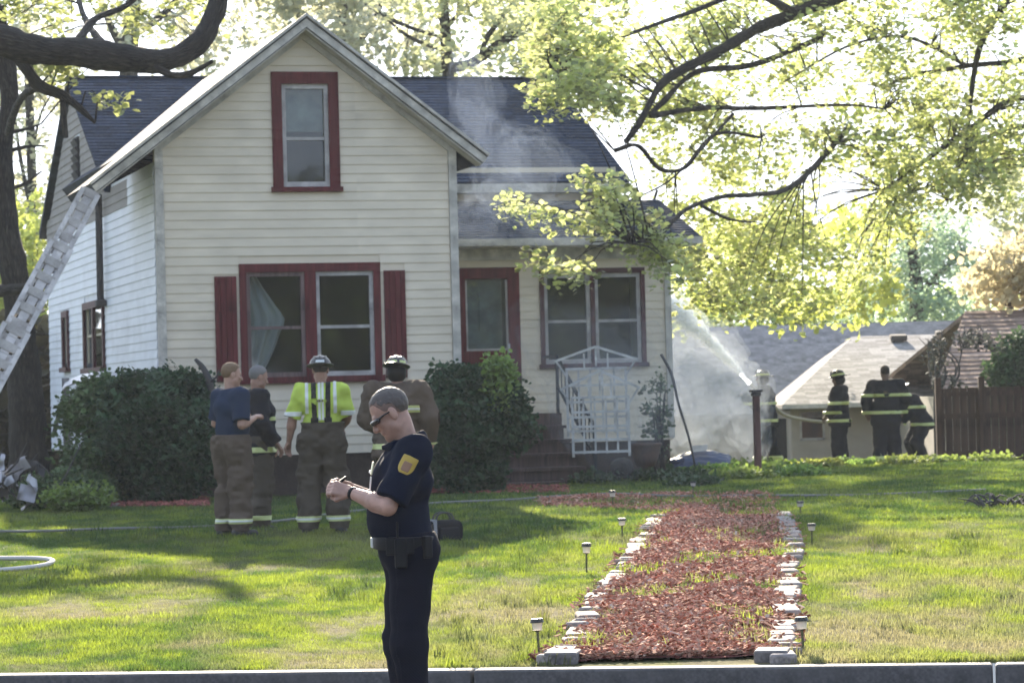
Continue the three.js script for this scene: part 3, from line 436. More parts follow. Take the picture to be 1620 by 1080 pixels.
// big maple on the right: its trunk stands beside the house, beyond the right edge of the view
{
  const base = V(13.9, gy(13.9, -55), -55);
  const t = thing('maple_tree', 'large maple with bright yellow green spring leaves overhanging the right of the yard', 'tree', [0, 0, 0]);
  const A = [];
  const trunk = [base.clone().add(V(0, -0.2, 0)), V(13.8, 2.5, -55), V(13.3, 5.5, -55), V(12.9, 9.8, -55)];
  mesh('trunk', tube(trunk, [0.52, 0.40, 0.36, 0.3], 14, 0.25, 0.10, 3), M.bark, t); sampleLimb(trunk, A);
  const limbs = [
    [[[1720, 235, 52], [1620, 155, 51.6], [1531, 207, 51], [1464, 254, 50.6], [1400, 300, 50.4]], [0.11, 0.085, 0.07, 0.05, 0.03]],
    [[[1700, -80, 52], [1600, -30, 51.8], [1593, 0, 51.6], [1562, 50, 51.4], [1547, 88, 51.3], [1531, 207, 51.0]], [0.13, 0.10, 0.085, 0.075, 0.07, 0.05]],
    [[[1531, 207, 51], [1526, 249, 50.9], [1480, 290, 50.7], [1420, 310, 50.5]], [0.05, 0.045, 0.035, 0.02]],
    [[[1526, 249, 50.9], [1538, 278, 50.9], [1534, 300, 50.9], [1500, 316, 50.9]], [0.045, 0.04, 0.035, 0.02]],
    [[[1720, 40, 52], [1620, 93, 51.8], [1531, 104, 51.5], [1428, 124, 51.2], [1398, 140, 51]], [0.09, 0.07, 0.06, 0.045, 0.025]],
    [[[1600, -70, 52], [1400, -30, 50], [1260, 20, 49.4], [1195, 47, 49.2], [1143, 78, 49], [1050, 130, 48.7], [1013, 192, 48.5], [990, 225, 48.4]], [0.2, 0.17, 0.15, 0.135, 0.12, 0.10, 0.085, 0.06]],
    [[[1300, 60, 50], [1184, 104, 49.2], [1101, 114, 49], [1050, 160, 48.8], [1029, 181, 48.6]], [0.07, 0.07, 0.07, 0.07, 0.06]],
    [[[1400, 172, 50], [1345, 166, 50], [1205, 171, 49.5], [1112, 171, 49.2], [1029, 183, 48.6]], [0.02, 0.03, 0.05, 0.06, 0.07]],
    [[[1205, 217, 49], [1132, 212, 48.9], [1080, 267, 48.8], [1044, 267, 48.7], [1008, 230, 48.6], [972, 238, 48.5]], [0.03, 0.045, 0.05, 0.06, 0.06, 0.05]],
    [[[1160, 180, 49.3], [1104, 242, 48.2], [1060, 285, 47.4], [975, 326, 46.2]], [0.04, 0.028, 0.022, 0.012]],
    [[[1345, 200, 50], [1260, 290, 48], [1190, 308, 46.4], [1143, 311, 45.6], [1086, 331, 45], [1039, 373, 44.4], [1000, 385, 44]], [0.07, 0.06, 0.05, 0.045, 0.045, 0.04, 0.02]],
    [[[1110, 325, 45.2], [1150, 345, 45.4], [1200, 352, 45.8]], [0.04, 0.03, 0.015]],
    [[[1260, 20, 49.4], [1180, -10, 48], [1090, 20, 47.5], [980, 60, 46.6], [870, 110, 45.4]], [0.10, 0.07, 0.05, 0.035, 0.015]],
    [[[1531, 104, 51.5], [1440, 60, 51], [1350, 70, 50], [1240, 130, 49]], [0.05, 0.04, 0.03, 0.015]],
  ];
  for (const [l, rad] of limbs) { const p = l.map((q) => at(q[0], q[1], q[2] + (q[2] > 47.5 ? 3 : 3 * Math.max(0, (q[2] - 44) / 3.5)))); mesh('limb', tube(p, rad.map((v) => v * 0.78), 9, 0.10, 0.16, l[0][0]), M.bark, t); sampleLimb(p, A); }
  const polys = [
    [[[840, -30], [1760, -40], [1760, 230], [1660, 280], [1545, 330], [1480, 300], [1340, 440], [1250, 500], [1150, 497], [1080, 470], [1060, 330], [1000, 200], [900, 170], [830, 120]], 52, 56.5, 4100],
    [[[1080, 250], [1480, 230], [1500, 320], [1330, 480], [1200, 505], [1085, 480], [1060, 400]], 53, 56, 300],
  ];
  const g1 = leafCluster(3, 8, 0.22, 0.105), mat = leafM([1, 1, 1], 0.62);
  const pick = (c, r, p) => { const k = r() < 0.3 ? 0.28 + 0.25 * r() : 0.75 + 0.45 * r(), y = r(); c.setRGB((0.50 + 0.14 * y) * k, (0.58 + 0.08 * y) * k, (0.21 + 0.09 * y) * k); };
  let all = [];
  polys.forEach(([P, a, b, n], i) => { all = all.concat(crownPoints(40 + i, n, [P], a, b, 1.35, i ? 0.08 : 0.0, 0.42, 5)); });
  // sprays that hang in front of the roof and the porch
  const near = [[[[795, 130], [850, 105], [930, 120], [1000, 170], [930, 195], [850, 170], [795, 190]], 44.2, 46, 120], [[[860, 0], [1010, -10], [1010, 130], [930, 130], [850, 90]], 44.6, 47, 200], [[[785, 310], [830, 325], [900, 345], [930, 280], [1010, 300], [1060, 330], [1050, 400], [960, 395], [900, 360], [820, 345]], 43.0, 45, 120], [[[795, 412], [845, 408], [890, 425], [945, 440], [940, 462], [880, 436], [800, 424]], 42.6, 43.4, 22], [[[950, 350], [1080, 330], [1080, 440], [1020, 450], [960, 410]], 43.4, 45.5, 60]];
  near.forEach(([P, a, b, n], i) => { all = all.concat(crownPoints(70 + i, Math.round(n * 1.2), [P], a, b, 1.6, -0.1, 0.2, 4)); });
  foliage('crown', t, g1, mat, all, pick, 5);
  const tw = twigs(all, A, 8, 9, 0.010); if (tw) { const m = mesh('twigs', tw, M.bark, t); m.userData.kind = 'stuff'; }
}
// old tree on the left with the heavy limb that reaches across the roof
{
  const t = thing('oak_tree', 'old dark tree at left edge with a heavy limb reaching across the roof', 'tree');
  const A = [];
  const trunk = pxs([[40, 720], [42, 660], [36, 560], [22, 440], [8, 330], [6, 220], [14, 150], [-5, 60], [-40, -60]], 45); trunk[0].y = gy(trunk[0].x, -45) - 0.2;
  mesh('trunk', tube(trunk, [0.30, 0.26, 0.24, 0.21, 0.17, 0.14, 0.13, 0.2, 0.2], 14, 0.15, 0.14, 2), M.bark, t); sampleLimb(trunk, A);
  const limbs = [
    [[[-160, 30, 39.5], [-60, 58, 39.5], [0, 66, 39.5], [60, 78, 39.6], [130, 82, 39.8], [200, 92, 40], [260, 95, 40.2], [310, 70, 40.4], [338, 25, 40.6], [350, -30, 40.8]], [0.26, 0.24, 0.22, 0.20, 0.20, 0.19, 0.16, 0.15, 0.14, 0.12]],
    [[[225, 94, 40.1], [270, 118, 40], [300, 116, 39.8], [335, 97, 39.6]], [0.07, 0.05, 0.045, 0.03]],
    [[[28, 90, 39.6], [45, 115, 39.6], [62, 136, 39.8], [95, 150, 40], [122, 168, 40], [150, 194, 40]], [0.09, 0.085, 0.08, 0.075, 0.05, 0.02]],
    [[[62, 136, 39.8], [40, 148, 40.5], [24, 172, 42], [12, 210, 44]], [0.06, 0.05, 0.05, 0.06]],
    [[[98, 155, 40], [100, 185, 40], [103, 218, 40]], [0.045, 0.045, 0.035]],
    [[[120, 70, 39.8], [150, 30, 40.5], [200, 8, 41], [240, -30, 41]], [0.07, 0.05, 0.04, 0.03]],
    [[[0, 460, 45], [40, 455, 44.5], [68, 440, 44]], [0.10, 0.07, 0.04]],
    [[[180, 85, 40], [150, 55, 41], [130, 20, 42], [120, -20, 43]], [0.06, 0.05, 0.04, 0.03]],
    [[[8, 240, 45], [40, 232, 45], [70, 230, 45]], [0.04, 0.025, 0.012]], [[[6, 300, 45], [35, 292, 45], [66, 270, 45]], [0.04, 0.025, 0.012]],
    [[[8, 210, 45], [36, 205, 45], [64, 196, 45]], [0.04, 0.025, 0.012]],
  ];
  for (const [l, rad] of limbs) { const p = pxs(l); mesh('limb', tube(p, rad, 10, 0.10, 0.16, l[0][0]), M.bark, t); sampleLimb(p, A); }
  const all = crownPoints(11, 120, [[[-40, -20], [400, -20], [330, 40], [200, 60], [90, 60], [-40, 40]]], 41, 46, 0.9, 0.0, 0.3, 4).concat(crownPoints(12, 30, [[[60, 80], [130, 90], [110, 140], [60, 130]]], 39.6, 40.6, 1, -0.3, 0.2, 4), crownPoints(13, 8, [[[150, 150], [220, 150], [200, 180], [150, 175]]], 39.9, 40.2, 1, -0.6, 0.1, 2));
  foliage('crown', t, leafCluster(17, 8, 0.17, 0.10), leafM([1, 1, 1], 0.55), all, (c, r) => { const k = 0.7 + 0.5 * r(); c.setRGB(0.33 * k, 0.36 * k, 0.13 * k); }, 6);
  const tw = twigs(all, A, 8, 5, 0.009); if (tw) mesh('twigs', tw, M.bark, t).userData.kind = 'stuff';
}
// aluminium ladder raised to the left eave
{
  const t = thing('aerial_ladder', 'pale grey metal ladder raised from the left to the burnt eave', 'ladder');
  const alu = std([0.60, 0.55, 0.51], { map: T.mottle, roughness: 0.6 }), alu2 = std([0.52, 0.48, 0.45], { map: T.mottle, roughness: 0.6 });
  const p0 = at(-150, 845, 36.0), p1 = at(146, 296, 40.6), ax = p1.clone().sub(p0), L = ax.length(), d = ax.clone().normalize(); let u = new THREE.Vector3().crossVectors(d, V(0.25, 0.2, 1)).normalize(); const w = new THREE.Vector3().crossVectors(d, u).normalize();
  const P = (k, a, b) => p0.clone().addScaledVector(d, k * L).addScaledVector(u, a).addScaledVector(w, b);
  const plank = (k0, k1, a, b, wa, wb) => hexa([P(k0, a - wa, b - wb), P(k0, a + wa, b - wb), P(k0, a + wa, b + wb), P(k0, a - wa, b + wb), P(k1, a - wa, b - wb), P(k1, a + wa, b - wb), P(k1, a + wa, b + wb), P(k1, a - wa, b + wb)].map((v) => v.toArray()));
  [[0, 0.56, 0.165, 0.0], [0.30, 0.82, 0.138, 0.06], [0.62, 1.0, 0.112, 0.12]].forEach(([k0, k1, hw2, b], s) => {
    const sec = mesh('ladder_section', merge([plank(k0, k1, -hw2, b, 0.032, 0.045), plank(k0, k1, hw2, b, 0.032, 0.045), plank(k0, k1, -hw2, b + 0.22, 0.022, 0.022), plank(k0, k1, hw2, b + 0.22, 0.022, 0.022), plank(k0, k1, 0, b + 0.03, 0.06, 0.02)]), alu, t); const n = Math.round((k1 - k0) * L / 0.30);
    for (let i = 0; i <= n; i++) { const k = lerp(k0 + 0.003, k1 - 0.003, i / n); mesh('rung', merge([bar(P(k, -hw2, b - 0.01), P(k, hw2, b - 0.01), 0.11, 0.05)]), alu2, sec); }
    for (const q of [-1, 1]) for (let i = 0; i < n; i++) { const ka = lerp(k0, k1, i / n), kb = lerp(k0, k1, (i + 1) / n); mesh('brace', bar(P(ka, q * hw2, b + (i % 2 ? 0.22 : 0.03)), P(kb, q * hw2, b + (i % 2 ? 0.03 : 0.22)), 0.022), alu, sec); }
  });
}
// trees behind the house, each with its own trunk and thin spring crown
const bgMat = leafM([1, 1, 1], 0.62), bgGeo = [leafCluster(31, 9, 0.40, 0.24), leafCluster(32, 9, 0.36, 0.20)];
function bgTree(label, [px, D], trunkR, trunkPx, branches, poly, n, gapT, col, seed, depth = 8, gapF = 0.5, clump = 0.7) {
  const t = thing('background_tree', label, 'tree'), A = [], r = rng(seed);
  const tp = trunkPx.map((q) => at(q[0], q[1], D)); tp.unshift(V(tp[0].x, gy(tp[0].x, -D) - 0.3, -D)); mesh('trunk', tube(tp, [trunkR, trunkR * 0.9, trunkR * 0.75, trunkR * 0.5], 9, 0.3, 0.12, seed), M.barkg, t); sampleLimb(tp, A);
  for (const [b, rr] of branches) { const p = b.map((q) => at(q[0], q[1], q[2] ?? D)); mesh('limb', tube(p, rr, 7, 0.25, 0.15, seed), M.barkg, t); sampleLimb(p, A); }
  if (n) { const all = crownPoints(seed, Math.round(n * 1.5), [poly], D - depth / 2, D + depth / 2, gapF * 1.8, gapT, clump, 6); all.forEach((q) => { q[1] *= 0.68; }); foliage('crown', t, bgGeo[seed % 2], bgMat, all, (c, r2) => { const k = 0.7 + 0.6 * r2(), y = r2() * 0.15; c.setRGB((col[0] + y * 0.4) * k, (col[1] + y * 0.2) * k, col[2] * k); }, seed); const tw = twigs(all, A, seed, 10, 0.014); if (tw) mesh('twigs', tw, M.barkg, t).userData.kind = 'stuff'; }
}
const pale = [0.42, 0.44, 0.32], lime = [0.44, 0.48, 0.28], blu = [0.30, 0.42, 0.28], tan = [0.46, 0.42, 0.27];
bgTree('pale leafy tree seen above the left part of the roof', [200, 74], 0.3, [[200, 300], [205, 60], [215, -40]], [[[[205, 100], [170, 30], [150, -30]], [0.12, 0.09, 0.05]], [[[205, 60], [260, 20], [300, -30]], [0.1, 0.08, 0.05]]], [[-60, -40], [440, -40], [430, 60], [350, 120], [100, 120], [-60, 100]], 300, 0.16, pale, 201);
bgTree('grey trunked tree standing behind the left gable peak', [575, 70], 0.22, [[520, 250], [540, 60], [545, -40]], [[[[540, 90], [580, 50], [620, -30]], [0.10, 0.08, 0.05]], [[[530, 120], [470, 20], [440, -30]], [0.09, 0.06, 0.04]], [[[560, 0], [640, 40], [700, 60]], [0.06, 0.05, 0.03]]], [[420, -40], [700, -40], [700, 110], [560, 110], [500, 60], [430, 40]], 260, 0.16, pale, 202);
bgTree('dark forked tree rising behind the main roof ridge', [705, 66], 0.16, [[712, 260], [708, 105], [700, 0], [690, -60]], [[[[708, 110], [745, 100], [800, 62], [850, 40], [900, 25]], [0.12, 0.11, 0.10, 0.07, 0.04]], [[[760, 92], [770, 60], [800, 20], [830, -30]], [0.07, 0.06, 0.05, 0.03]], [[[700, 50], [740, 10], [790, -10]], [0.06, 0.05, 0.03]], [[[704, 80], [650, 60], [600, 20]], [0.05, 0.04, 0.02]]], [[600, -40], [900, -40], [880, 110], [640, 110]], 300, 0.12, lime, 203, 6);
bgTree('sunlit bushy tree low at the left edge beside the house', [60, 70], 0.12, [[50, 640], [55, 560], [60, 500]], [], [[-60, 330], [95, 330], [100, 640], [-60, 660]], 520, -0.06, [0.40, 0.46, 0.12], 204, 6);
bgTree('thin pale tree high at the left edge of view', [20, 80], 0.16, [[52, 500], [50, 300], [42, 60], [38, -40]], [[[[48, 330], [30, 240], [20, 160]], [0.07, 0.05, 0.03]], [[[49, 250], [64, 180], [80, 150]], [0.05, 0.03, 0.02]]], [[-60, 90], [95, 90], [95, 350], [-60, 350]], 260, 0.14, pale, 205);
bgTree('lime green tree filling the gap right of the porch', [1180, 72], 0.07, [[1000, 560], [1010, 400], [1040, 300]], [[[[1010, 420], [1100, 400], [1200, 380]], [0.06, 0.05, 0.03]]], [[1050, 380], [1420, 330], [1420, 500], [1240, 512], [1060, 505]], 300, 0.10, [0.44, 0.50, 0.12], 206, 7);
bgTree('bluish green distant tree over the neighbouring roof', [1450, 96], 0.3, [[1450, 560], [1450, 450], [1440, 360]], [[[[1450, 470], [1500, 420], [1530, 400]], [0.10, 0.08, 0.05]]], [[1330, 360], [1400, 320], [1490, 325], [1545, 400], [1550, 470], [1520, 502], [1330, 505]], 620, -0.05, blu, 207, 8, 0.4, 0.9);
bgTree('dry tan bush tree above the brown roof', [1600, 69.5], 0.1, [[1600, 560], [1600, 480], [1610, 420]], [[[[1600, 480], [1575, 440], [1560, 400]], [0.07, 0.05, 0.03]]], [[1545, 470], [1575, 410], [1680, 380], [1680, 480], [1545, 470]], 300, 0.0, tan, 208, 6);
bgTree('lime green crown at the far right edge of view', [1660, 80], 0.25, [[1720, 500], [1710, 300], [1700, 100]], [], [[1540, 260], [1720, 200], [1720, 430], [1600, 420], [1560, 330]], 380, 0.02, lime, 209, 6);
bgTree('dense green hedge tree along the back of the lot', [1250, 110], 0.3, [[1250, 560], [1250, 500], [1250, 470]], [], [[1040, 470], [1600, 470], [1600, 520], [1040, 520]], 700, -0.3, [0.28, 0.38, 0.14], 210, 6, 0.4, 0.9);

// shrubs against the house
const shrubGeo = [leafCluster(51, 12, 0.10, 0.062), leafCluster(52, 12, 0.09, 0.055)];
function shrub(name, label, cat, c, rad, n, col, seed, o = {}) {
  const t = thing(name, label, cat, [c.x, 0, c.z], 0, o.group), r = rng(seed), list = [], y0 = gy(c.x, c.z) + (o.lift ?? 0), st = [];
  const core = o.hollow ? 0 : 0.45;
  for (let i = 0; i < n; i++) {
    const u = r() * 2 - 1, a = r() * 6.283, k = Math.cbrt(lerp(core ** 3, 1, r())), q = Math.sqrt(1 - u * u); let x = q * Math.cos(a), y = u, z = q * Math.sin(a);
    const lump = 1 + 0.26 * vn(x * 2.1 + seed, y * 2.1, z * 2.1) + 0.16 * vn(x * 5 + seed, y * 5, z * 5) + (k > 0.9 && r() < 0.06 ? 0.16 * r() : 0); if (y < -0.2 && o.taper) { x *= 1 + y * o.taper; z *= 1 + y * o.taper; }
    const p = V(x * rad[0] * k * lump, y0 + rad[1] * (1 + y * k * lump), z * rad[2] * k * lump); if (p.y < y0 + 0.02) p.y = y0 + 0.02 + r() * 0.1;
    if (o.gap !== undefined && vn(p.x * 2.2, p.y * 2.2 + seed, p.z * 2.2) < o.gap) { i -= r() < 0.9 ? 1 : 0; if (r() < 0.9) continue; }
    list.push([p, (o.s ?? 1) * (0.7 + r() * 0.7)]);
  }
  for (let i = 0; i < (o.stems ?? 9); i++) { const a = r() * 6.28, k = 0.3 + r() * 0.6; st.push(tube([V((r() - 0.5) * 0.2, y0 - 0.05, (r() - 0.5) * 0.2), V(Math.cos(a) * rad[0] * k * 0.5, y0 + rad[1] * 0.8, Math.sin(a) * rad[2] * k * 0.5), V(Math.cos(a) * rad[0] * k, y0 + rad[1] * (1.2 + r() * 0.6), Math.sin(a) * rad[2] * k)], [0.022, 0.016, 0.006], 5, 0.3)); }
  st.forEach((g) => mesh('stem', g, M.bark, t));
  foliage('foliage', t, o.geo ?? shrubGeo[seed % 2], leafM([1, 1, 1], o.tr ?? 0.3), list, (cc, r2) => { const k = 0.6 + 0.75 * r2(); cc.setRGB(col[0] * k, col[1] * k, col[2] * k); }, seed);
  return t;
}
const dk = [0.044, 0.080, 0.036];
shrub('shrub', 'dark brown green thicket far behind at left beyond the house', 'shrub', at(30, 670, 58), [2.2, 1.3, 1.0], 1600, [0.05, 0.05, 0.03], 312, { s: 1.8, geo: bgGeo[1] });
shrub('shrub', 'big rounded dark green shrub left of the lower window', 'shrub', at(255, 705, 40.3), [0.95, 0.90, 0.8], 4600, dk, 301, { taper: 0.25, gap: -0.42, stems: 16 });
shrub('shrub', 'lower lighter green shrub at the left corner of the house', 'shrub', at(165, 700, 40.7), [0.66, 0.85, 0.6], 2000, [0.085, 0.13, 0.05], 302, { gap: -0.25 });
shrub('shrub', 'tall dark green shrub between the window and the front steps', 'shrub', at(742, 705, 41.4), [0.76, 0.88, 0.72], 4600, dk, 303, { taper: 0.2, gap: -0.42, stems: 16 });
shrub('shrub', 'small bright green sprig topping the shrub by the door', 'shrub', at(790, 690, 41.0), [0.17, 0.36, 0.17], 110, [0.20, 0.29, 0.07], 304, { tr: 0.5, gap: -0.1, lift: 1.15, stems: 3 });
shrub('shrub', 'low dark leafy plants under the ladder at left', 'shrub', at(95, 772, 39.6), [0.7, 0.24, 0.45], 520, [0.075, 0.12, 0.045], 305, { tr: 0.4, stems: 7, gap: -0.15, s: 0.8 });
shrub('shrub', 'yellow green weeds in front of the left shrub', 'shrub', at(120, 775, 38.2), [0.42, 0.22, 0.3], 240, [0.17, 0.24, 0.05], 306, { tr: 0.5, stems: 6, gap: -0.05, s: 0.8 });
shrub('shrub', 'sparse vine bush climbing the right corner of the porch', 'shrub', at(1040, 640, 44.4), [0.16, 0.85, 0.2], 36, [0.10, 0.13, 0.06], 308, { hollow: true, gap: 0.15 });
{ // leafy bed right of the house: separate low clumps
  const r = rng(77); const spots = [[940, 748, 43.8, 0.34], [1010, 752, 44, 0.4], [1075, 752, 44.5, 0.42], [1130, 748, 45, 0.42], [1170, 762, 44, 0.34], [1225, 752, 46.5, 0.42], [1262, 765, 44.5, 0.34], [1300, 758, 49, 0.36], [1090, 775, 41.5, 0.28], [1350, 768, 50, 0.34], [1430, 770, 49, 0.3], [1500, 772, 50, 0.3], [1570, 775, 50, 0.32], [1220, 735, 52, 0.5], [1140, 728, 52, 0.45]];
  const words = ['beside the trellis foot', 'under the porch window, by the brown pot', 'just left of the porch corner planter', 'right of the house corner in the mist', 'directly left of the brown post', 'directly right of the brown post', 'in front and right of the brown post', 'near the feet of the left far firefighter', 'in front of the porch bed, closest to the mulch path', 'in front of the far pair of firefighters', 'at the left end of the brown fence', 'in front of the brown fence, middle', 'at the far right in front of the brown fence', 'behind the brown post at right', 'behind the brown post at left'];
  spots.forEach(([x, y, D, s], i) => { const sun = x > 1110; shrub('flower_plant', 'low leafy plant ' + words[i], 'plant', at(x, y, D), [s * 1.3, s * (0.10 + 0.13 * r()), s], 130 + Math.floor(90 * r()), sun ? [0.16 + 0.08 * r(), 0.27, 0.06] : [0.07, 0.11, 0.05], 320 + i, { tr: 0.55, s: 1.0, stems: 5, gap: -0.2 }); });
}
// dark wood fragment: small shoots rising beside the left shrub
{ const t = thing('dead_branch', 'dark bare branch sticking out above the left shrub', 'branch'); mesh('limb', tube([at(338, 650, 40.1), at(330, 600, 40.1), at(318, 578, 40.1), at(308, 568, 40.1)], [0.04, 0.045, 0.035, 0.02], 7, 0.05, 0.25), M.charred, t); mesh('twig', tube([at(330, 605, 40.1), at(342, 596, 40), at(346, 585, 40)], [0.02, 0.015, 0.008], 5, 0.05, 0.2), M.charred, t); }

// ───────────────────────── neighbouring lot ─────────────────────────
{
  const h = thing('neighbour_house', 'low beige house with a long grey shingle roof behind the spray', 'house');
  const z0 = -70, yE = 1.24, P = (px, py, D) => at(px, py, D).toArray();
  // main roof facing the street, ridge running across
  const rid = [at(1000, 520, 80), at(1540, 500, 80)], L = rid[0].x - 4, Rr = rid[1].x + 2.5, yr = rid[0].y;
  const plane = (name, mat, a, b, c, d, t) => { const up = [0, -t, 0], lo = [a, b, c, d].map((p) => [p[0], p[1] - t, p[2]]); return mesh(name, hexa([lo[0], lo[1], lo[2], lo[3], a, b, c, d]), mat, h); };
  plane('main_roof', M.roofg, [L, 1.1, -75.4], [Rr, 1.1, -75.4], [Rr, yr, -80], [L, yr, -80], 0.12);
  plane('main_roof', M.roofg, [L, yr, -80.02], [Rr, yr, -80.02], [Rr, 1.2, -85], [L, 1.2, -85], 0.12);
  mesh('wall', merge([box(Rr - L - 0.6, 2.4, 0.2, (L + Rr) / 2, -0.1, -75.9), box(0.2, 2.6, 8, L + 0.4, -0.1, -80), box(0.2, 2.6, 8, Rr - 0.4, -0.1, -80), box(Rr - L - 0.6, 2.4, 0.2, (L + Rr) / 2, -0.1, -84.2)]), M.beige, h);
  // front extension with a low hipped roof
  const e0 = at(1238, 640, 70), e1 = at(1500, 634, 70), t0 = at(1350, 532, 77.6), t1 = at(1500, 526, 77.6);
  const eY = e0.y;
  plane('hip_roof', M.roofl, [e0.x, eY, -70], [e1.x + 1.2, eY, -70], [t1.x + 0.6, t0.y, -77.6], [t0.x, t0.y, -77.6], 0.06);
  mesh('hip_roof', hexa([[e0.x - 0.01, eY - 0.1, -77.6], [e0.x - 0.005, eY - 0.1, -70.0], [t0.x - 0.01, eY - 0.1, -77.5], [t0.x - 0.02, eY - 0.1, -77.6], [e0.x - 0.01, eY - 0.05, -77.6], [e0.x - 0.005, eY - 0.01, -70.0], [t0.x - 0.01, t0.y - 0.01, -77.55], [t0.x - 0.02, t0.y - 0.01, -77.6]]), M.roofg, h);
  mesh('fascia_board', box(e1.x + 1.2 - e0.x, 0.10, 0.04, (e0.x + e1.x + 1.2) / 2, eY - 0.05, -69.97), M.trim, h);
  const wz = -70.6, wx0 = e0.x + 0.25, wx1 = e1.x + 1.0, wl = at(1265, 652, 70.6), wr2 = at(1306, 696, 70.6);
  mesh('wall', wallShape([[wx0, -1.3], [wx1, -1.3], [wx1, eY - 0.08], [wx0, eY - 0.08]], [[wl.x, wr2.x, wr2.y, wl.y]], 0.15).translate(0, 0, wz), M.beige, h);
  mesh('wall', box(0.15, 2.5, 6, wx0 + 0.08, -0.05, -73.9), M.beige, h);
  const w = mesh('window', merge([box(wr2.x - wl.x, 0.06, 0.06, (wl.x + wr2.x) / 2, wr2.y + 0.03, wz - 0.02), box(0.05, wl.y - wr2.y, 0.06, wl.x + 0.025, (wl.y + wr2.y) / 2, wz - 0.02), box(0.05, wl.y - wr2.y, 0.06, wr2.x - 0.025, (wl.y + wr2.y) / 2, wz - 0.02)]), M.inner, h);
  mesh('pane', box(wr2.x - wl.x - 0.1, wl.y - wr2.y - 0.06, 0.01, (wl.x + wr2.x) / 2, (wl.y + wr2.y) / 2 + 0.03, wz - 0.06), M.glass, w); mesh('room', box(3, 2, 0.1, wl.x + 1, 0, wz - 1.4), M.dark, h);
  for (const [x, y] of [[1422, 535], [1494, 529]]) { const p = at(x, y, 76.8); const v = mesh('roof_vent', merge([rbox(0.42, 0.14, 0.34, 0.03, p.x, p.y + 0.02, -76.8, [0.15, 0, 0]), box(0.3, 0.2, 0.25, p.x - 0.03, p.y - 0.06, -76.8)]), M.charred, h); }
}
{
  const s = thing('garden_shed', 'brown shingled shed roof catching patchy sun behind the fence', 'shed'), y0 = at(1520, 616, 62).y, yr = at(1560, 491, 67).y;
  const x0 = at(1478, 616, 62).x, x1 = x0 + 7, r0 = at(1528, 492, 67).x;
  const dz = -5, n = 18;
  const roof = mesh('roof', hexa([[x0, y0 - 0.1, -62], [x1, y0 - 0.1, -62], [x1, yr - 0.1, -67], [r0, yr - 0.1, -67], [x0, y0 - 0.01, -62], [x1, y0 - 0.01, -62], [x1, yr - 0.01, -67], [r0, yr - 0.01, -67]]), M.roofb, s);
  const r = rng(4), tones = [M.roofb, phys([0.33, 0.235, 0.19], { map: T.shingle, roughness: 1, specularIntensity: 0.1 }), phys([0.46, 0.34, 0.28], { map: T.shingle, roughness: 1, specularIntensity: 0.1 })];
  for (let i = 0; i < n; i++) { const a = i / n, b = (i + 1.12) / n, P = (k, h) => [lerp(y0, yr, k) + h, lerp(-62, -67, k)], xl = lerp(x0, r0, a), xl2 = lerp(x0, r0, Math.min(b, 1)); const [ya, za] = P(a, 0), [yb, zb] = P(Math.min(b, 1), 0);
    mesh('shingle_course', hexa([[xl, ya, za], [x1, ya, za], [x1, yb - 0.006, zb], [xl2, yb - 0.006, zb], [xl, ya + 0.03, za], [x1, ya + 0.03, za], [x1, yb, zb], [xl2, yb, zb]]), tones[Math.floor(r() * 3)], roof); }
  mesh('fascia_board', box(x1 - x0, 0.14, 0.04, (x0 + x1) / 2, y0 - 0.09, -61.97), M.trim, s);
  mesh('wall', merge([box(6.4, 2.9, 0.12, x0 + 3.6, y0 - 1.6, -62.5), box(0.12, 2.9, 8, x0 + 0.4, y0 - 1.6, -66.5)]), M.beige, s);
  mesh('rear_slope', hexa([[r0, yr - 0.12, -67.02], [x1, yr - 0.12, -67.02], [x1, y0, -72], [x0, y0, -72], [r0, yr - 0.02, -67.02], [x1, yr - 0.02, -67.02], [x1, y0 + 0.1, -72], [x0, y0 + 0.1, -72]]), M.roofb, s);
}
{ // board fence
  const a = at(1486, 752, 57), f = thing('board_fence', 'dark brown board fence at the right edge of the yard', 'fence', [a.x, 0, -57], -0.02), h = 1.48, yb = gy(a.x, -57) - 0.03, r = rng(6);
  const tones = [M.fence, phys([0.088, 0.052, 0.041], { map: T.wood, specularIntensity: 0.3 }), phys([0.12, 0.073, 0.056], { map: T.wood, specularIntensity: 0.3 })];
  const bg = [rbox(0.138, h, 0.02, 0.004), rbox(0.134, h - 0.01, 0.02, 0.004)];
  for (let i = 0; i < 26; i++) { const m = mesh('board', bg[i % 2], tones[Math.floor(r() * 3)], f); m.position.set(0.07 + i * 0.144, yb + h / 2 + (r() - 0.5) * 0.012, (r() - 0.5) * 0.008); m.rotation.z = (r() - 0.5) * 0.006; }
  for (const y of [0.25, 0.95, 1.36]) mesh('rail', box(3.8, 0.09, 0.04, 1.9, yb + y, 0.034), M.fence, f);
  for (const x of [0.02, 0.83, 2.6]) mesh('post', rbox(0.11, h + 0.2, 0.11, 0.008, x, yb + h / 2 + 0.1, 0.08), M.fence, f);
}
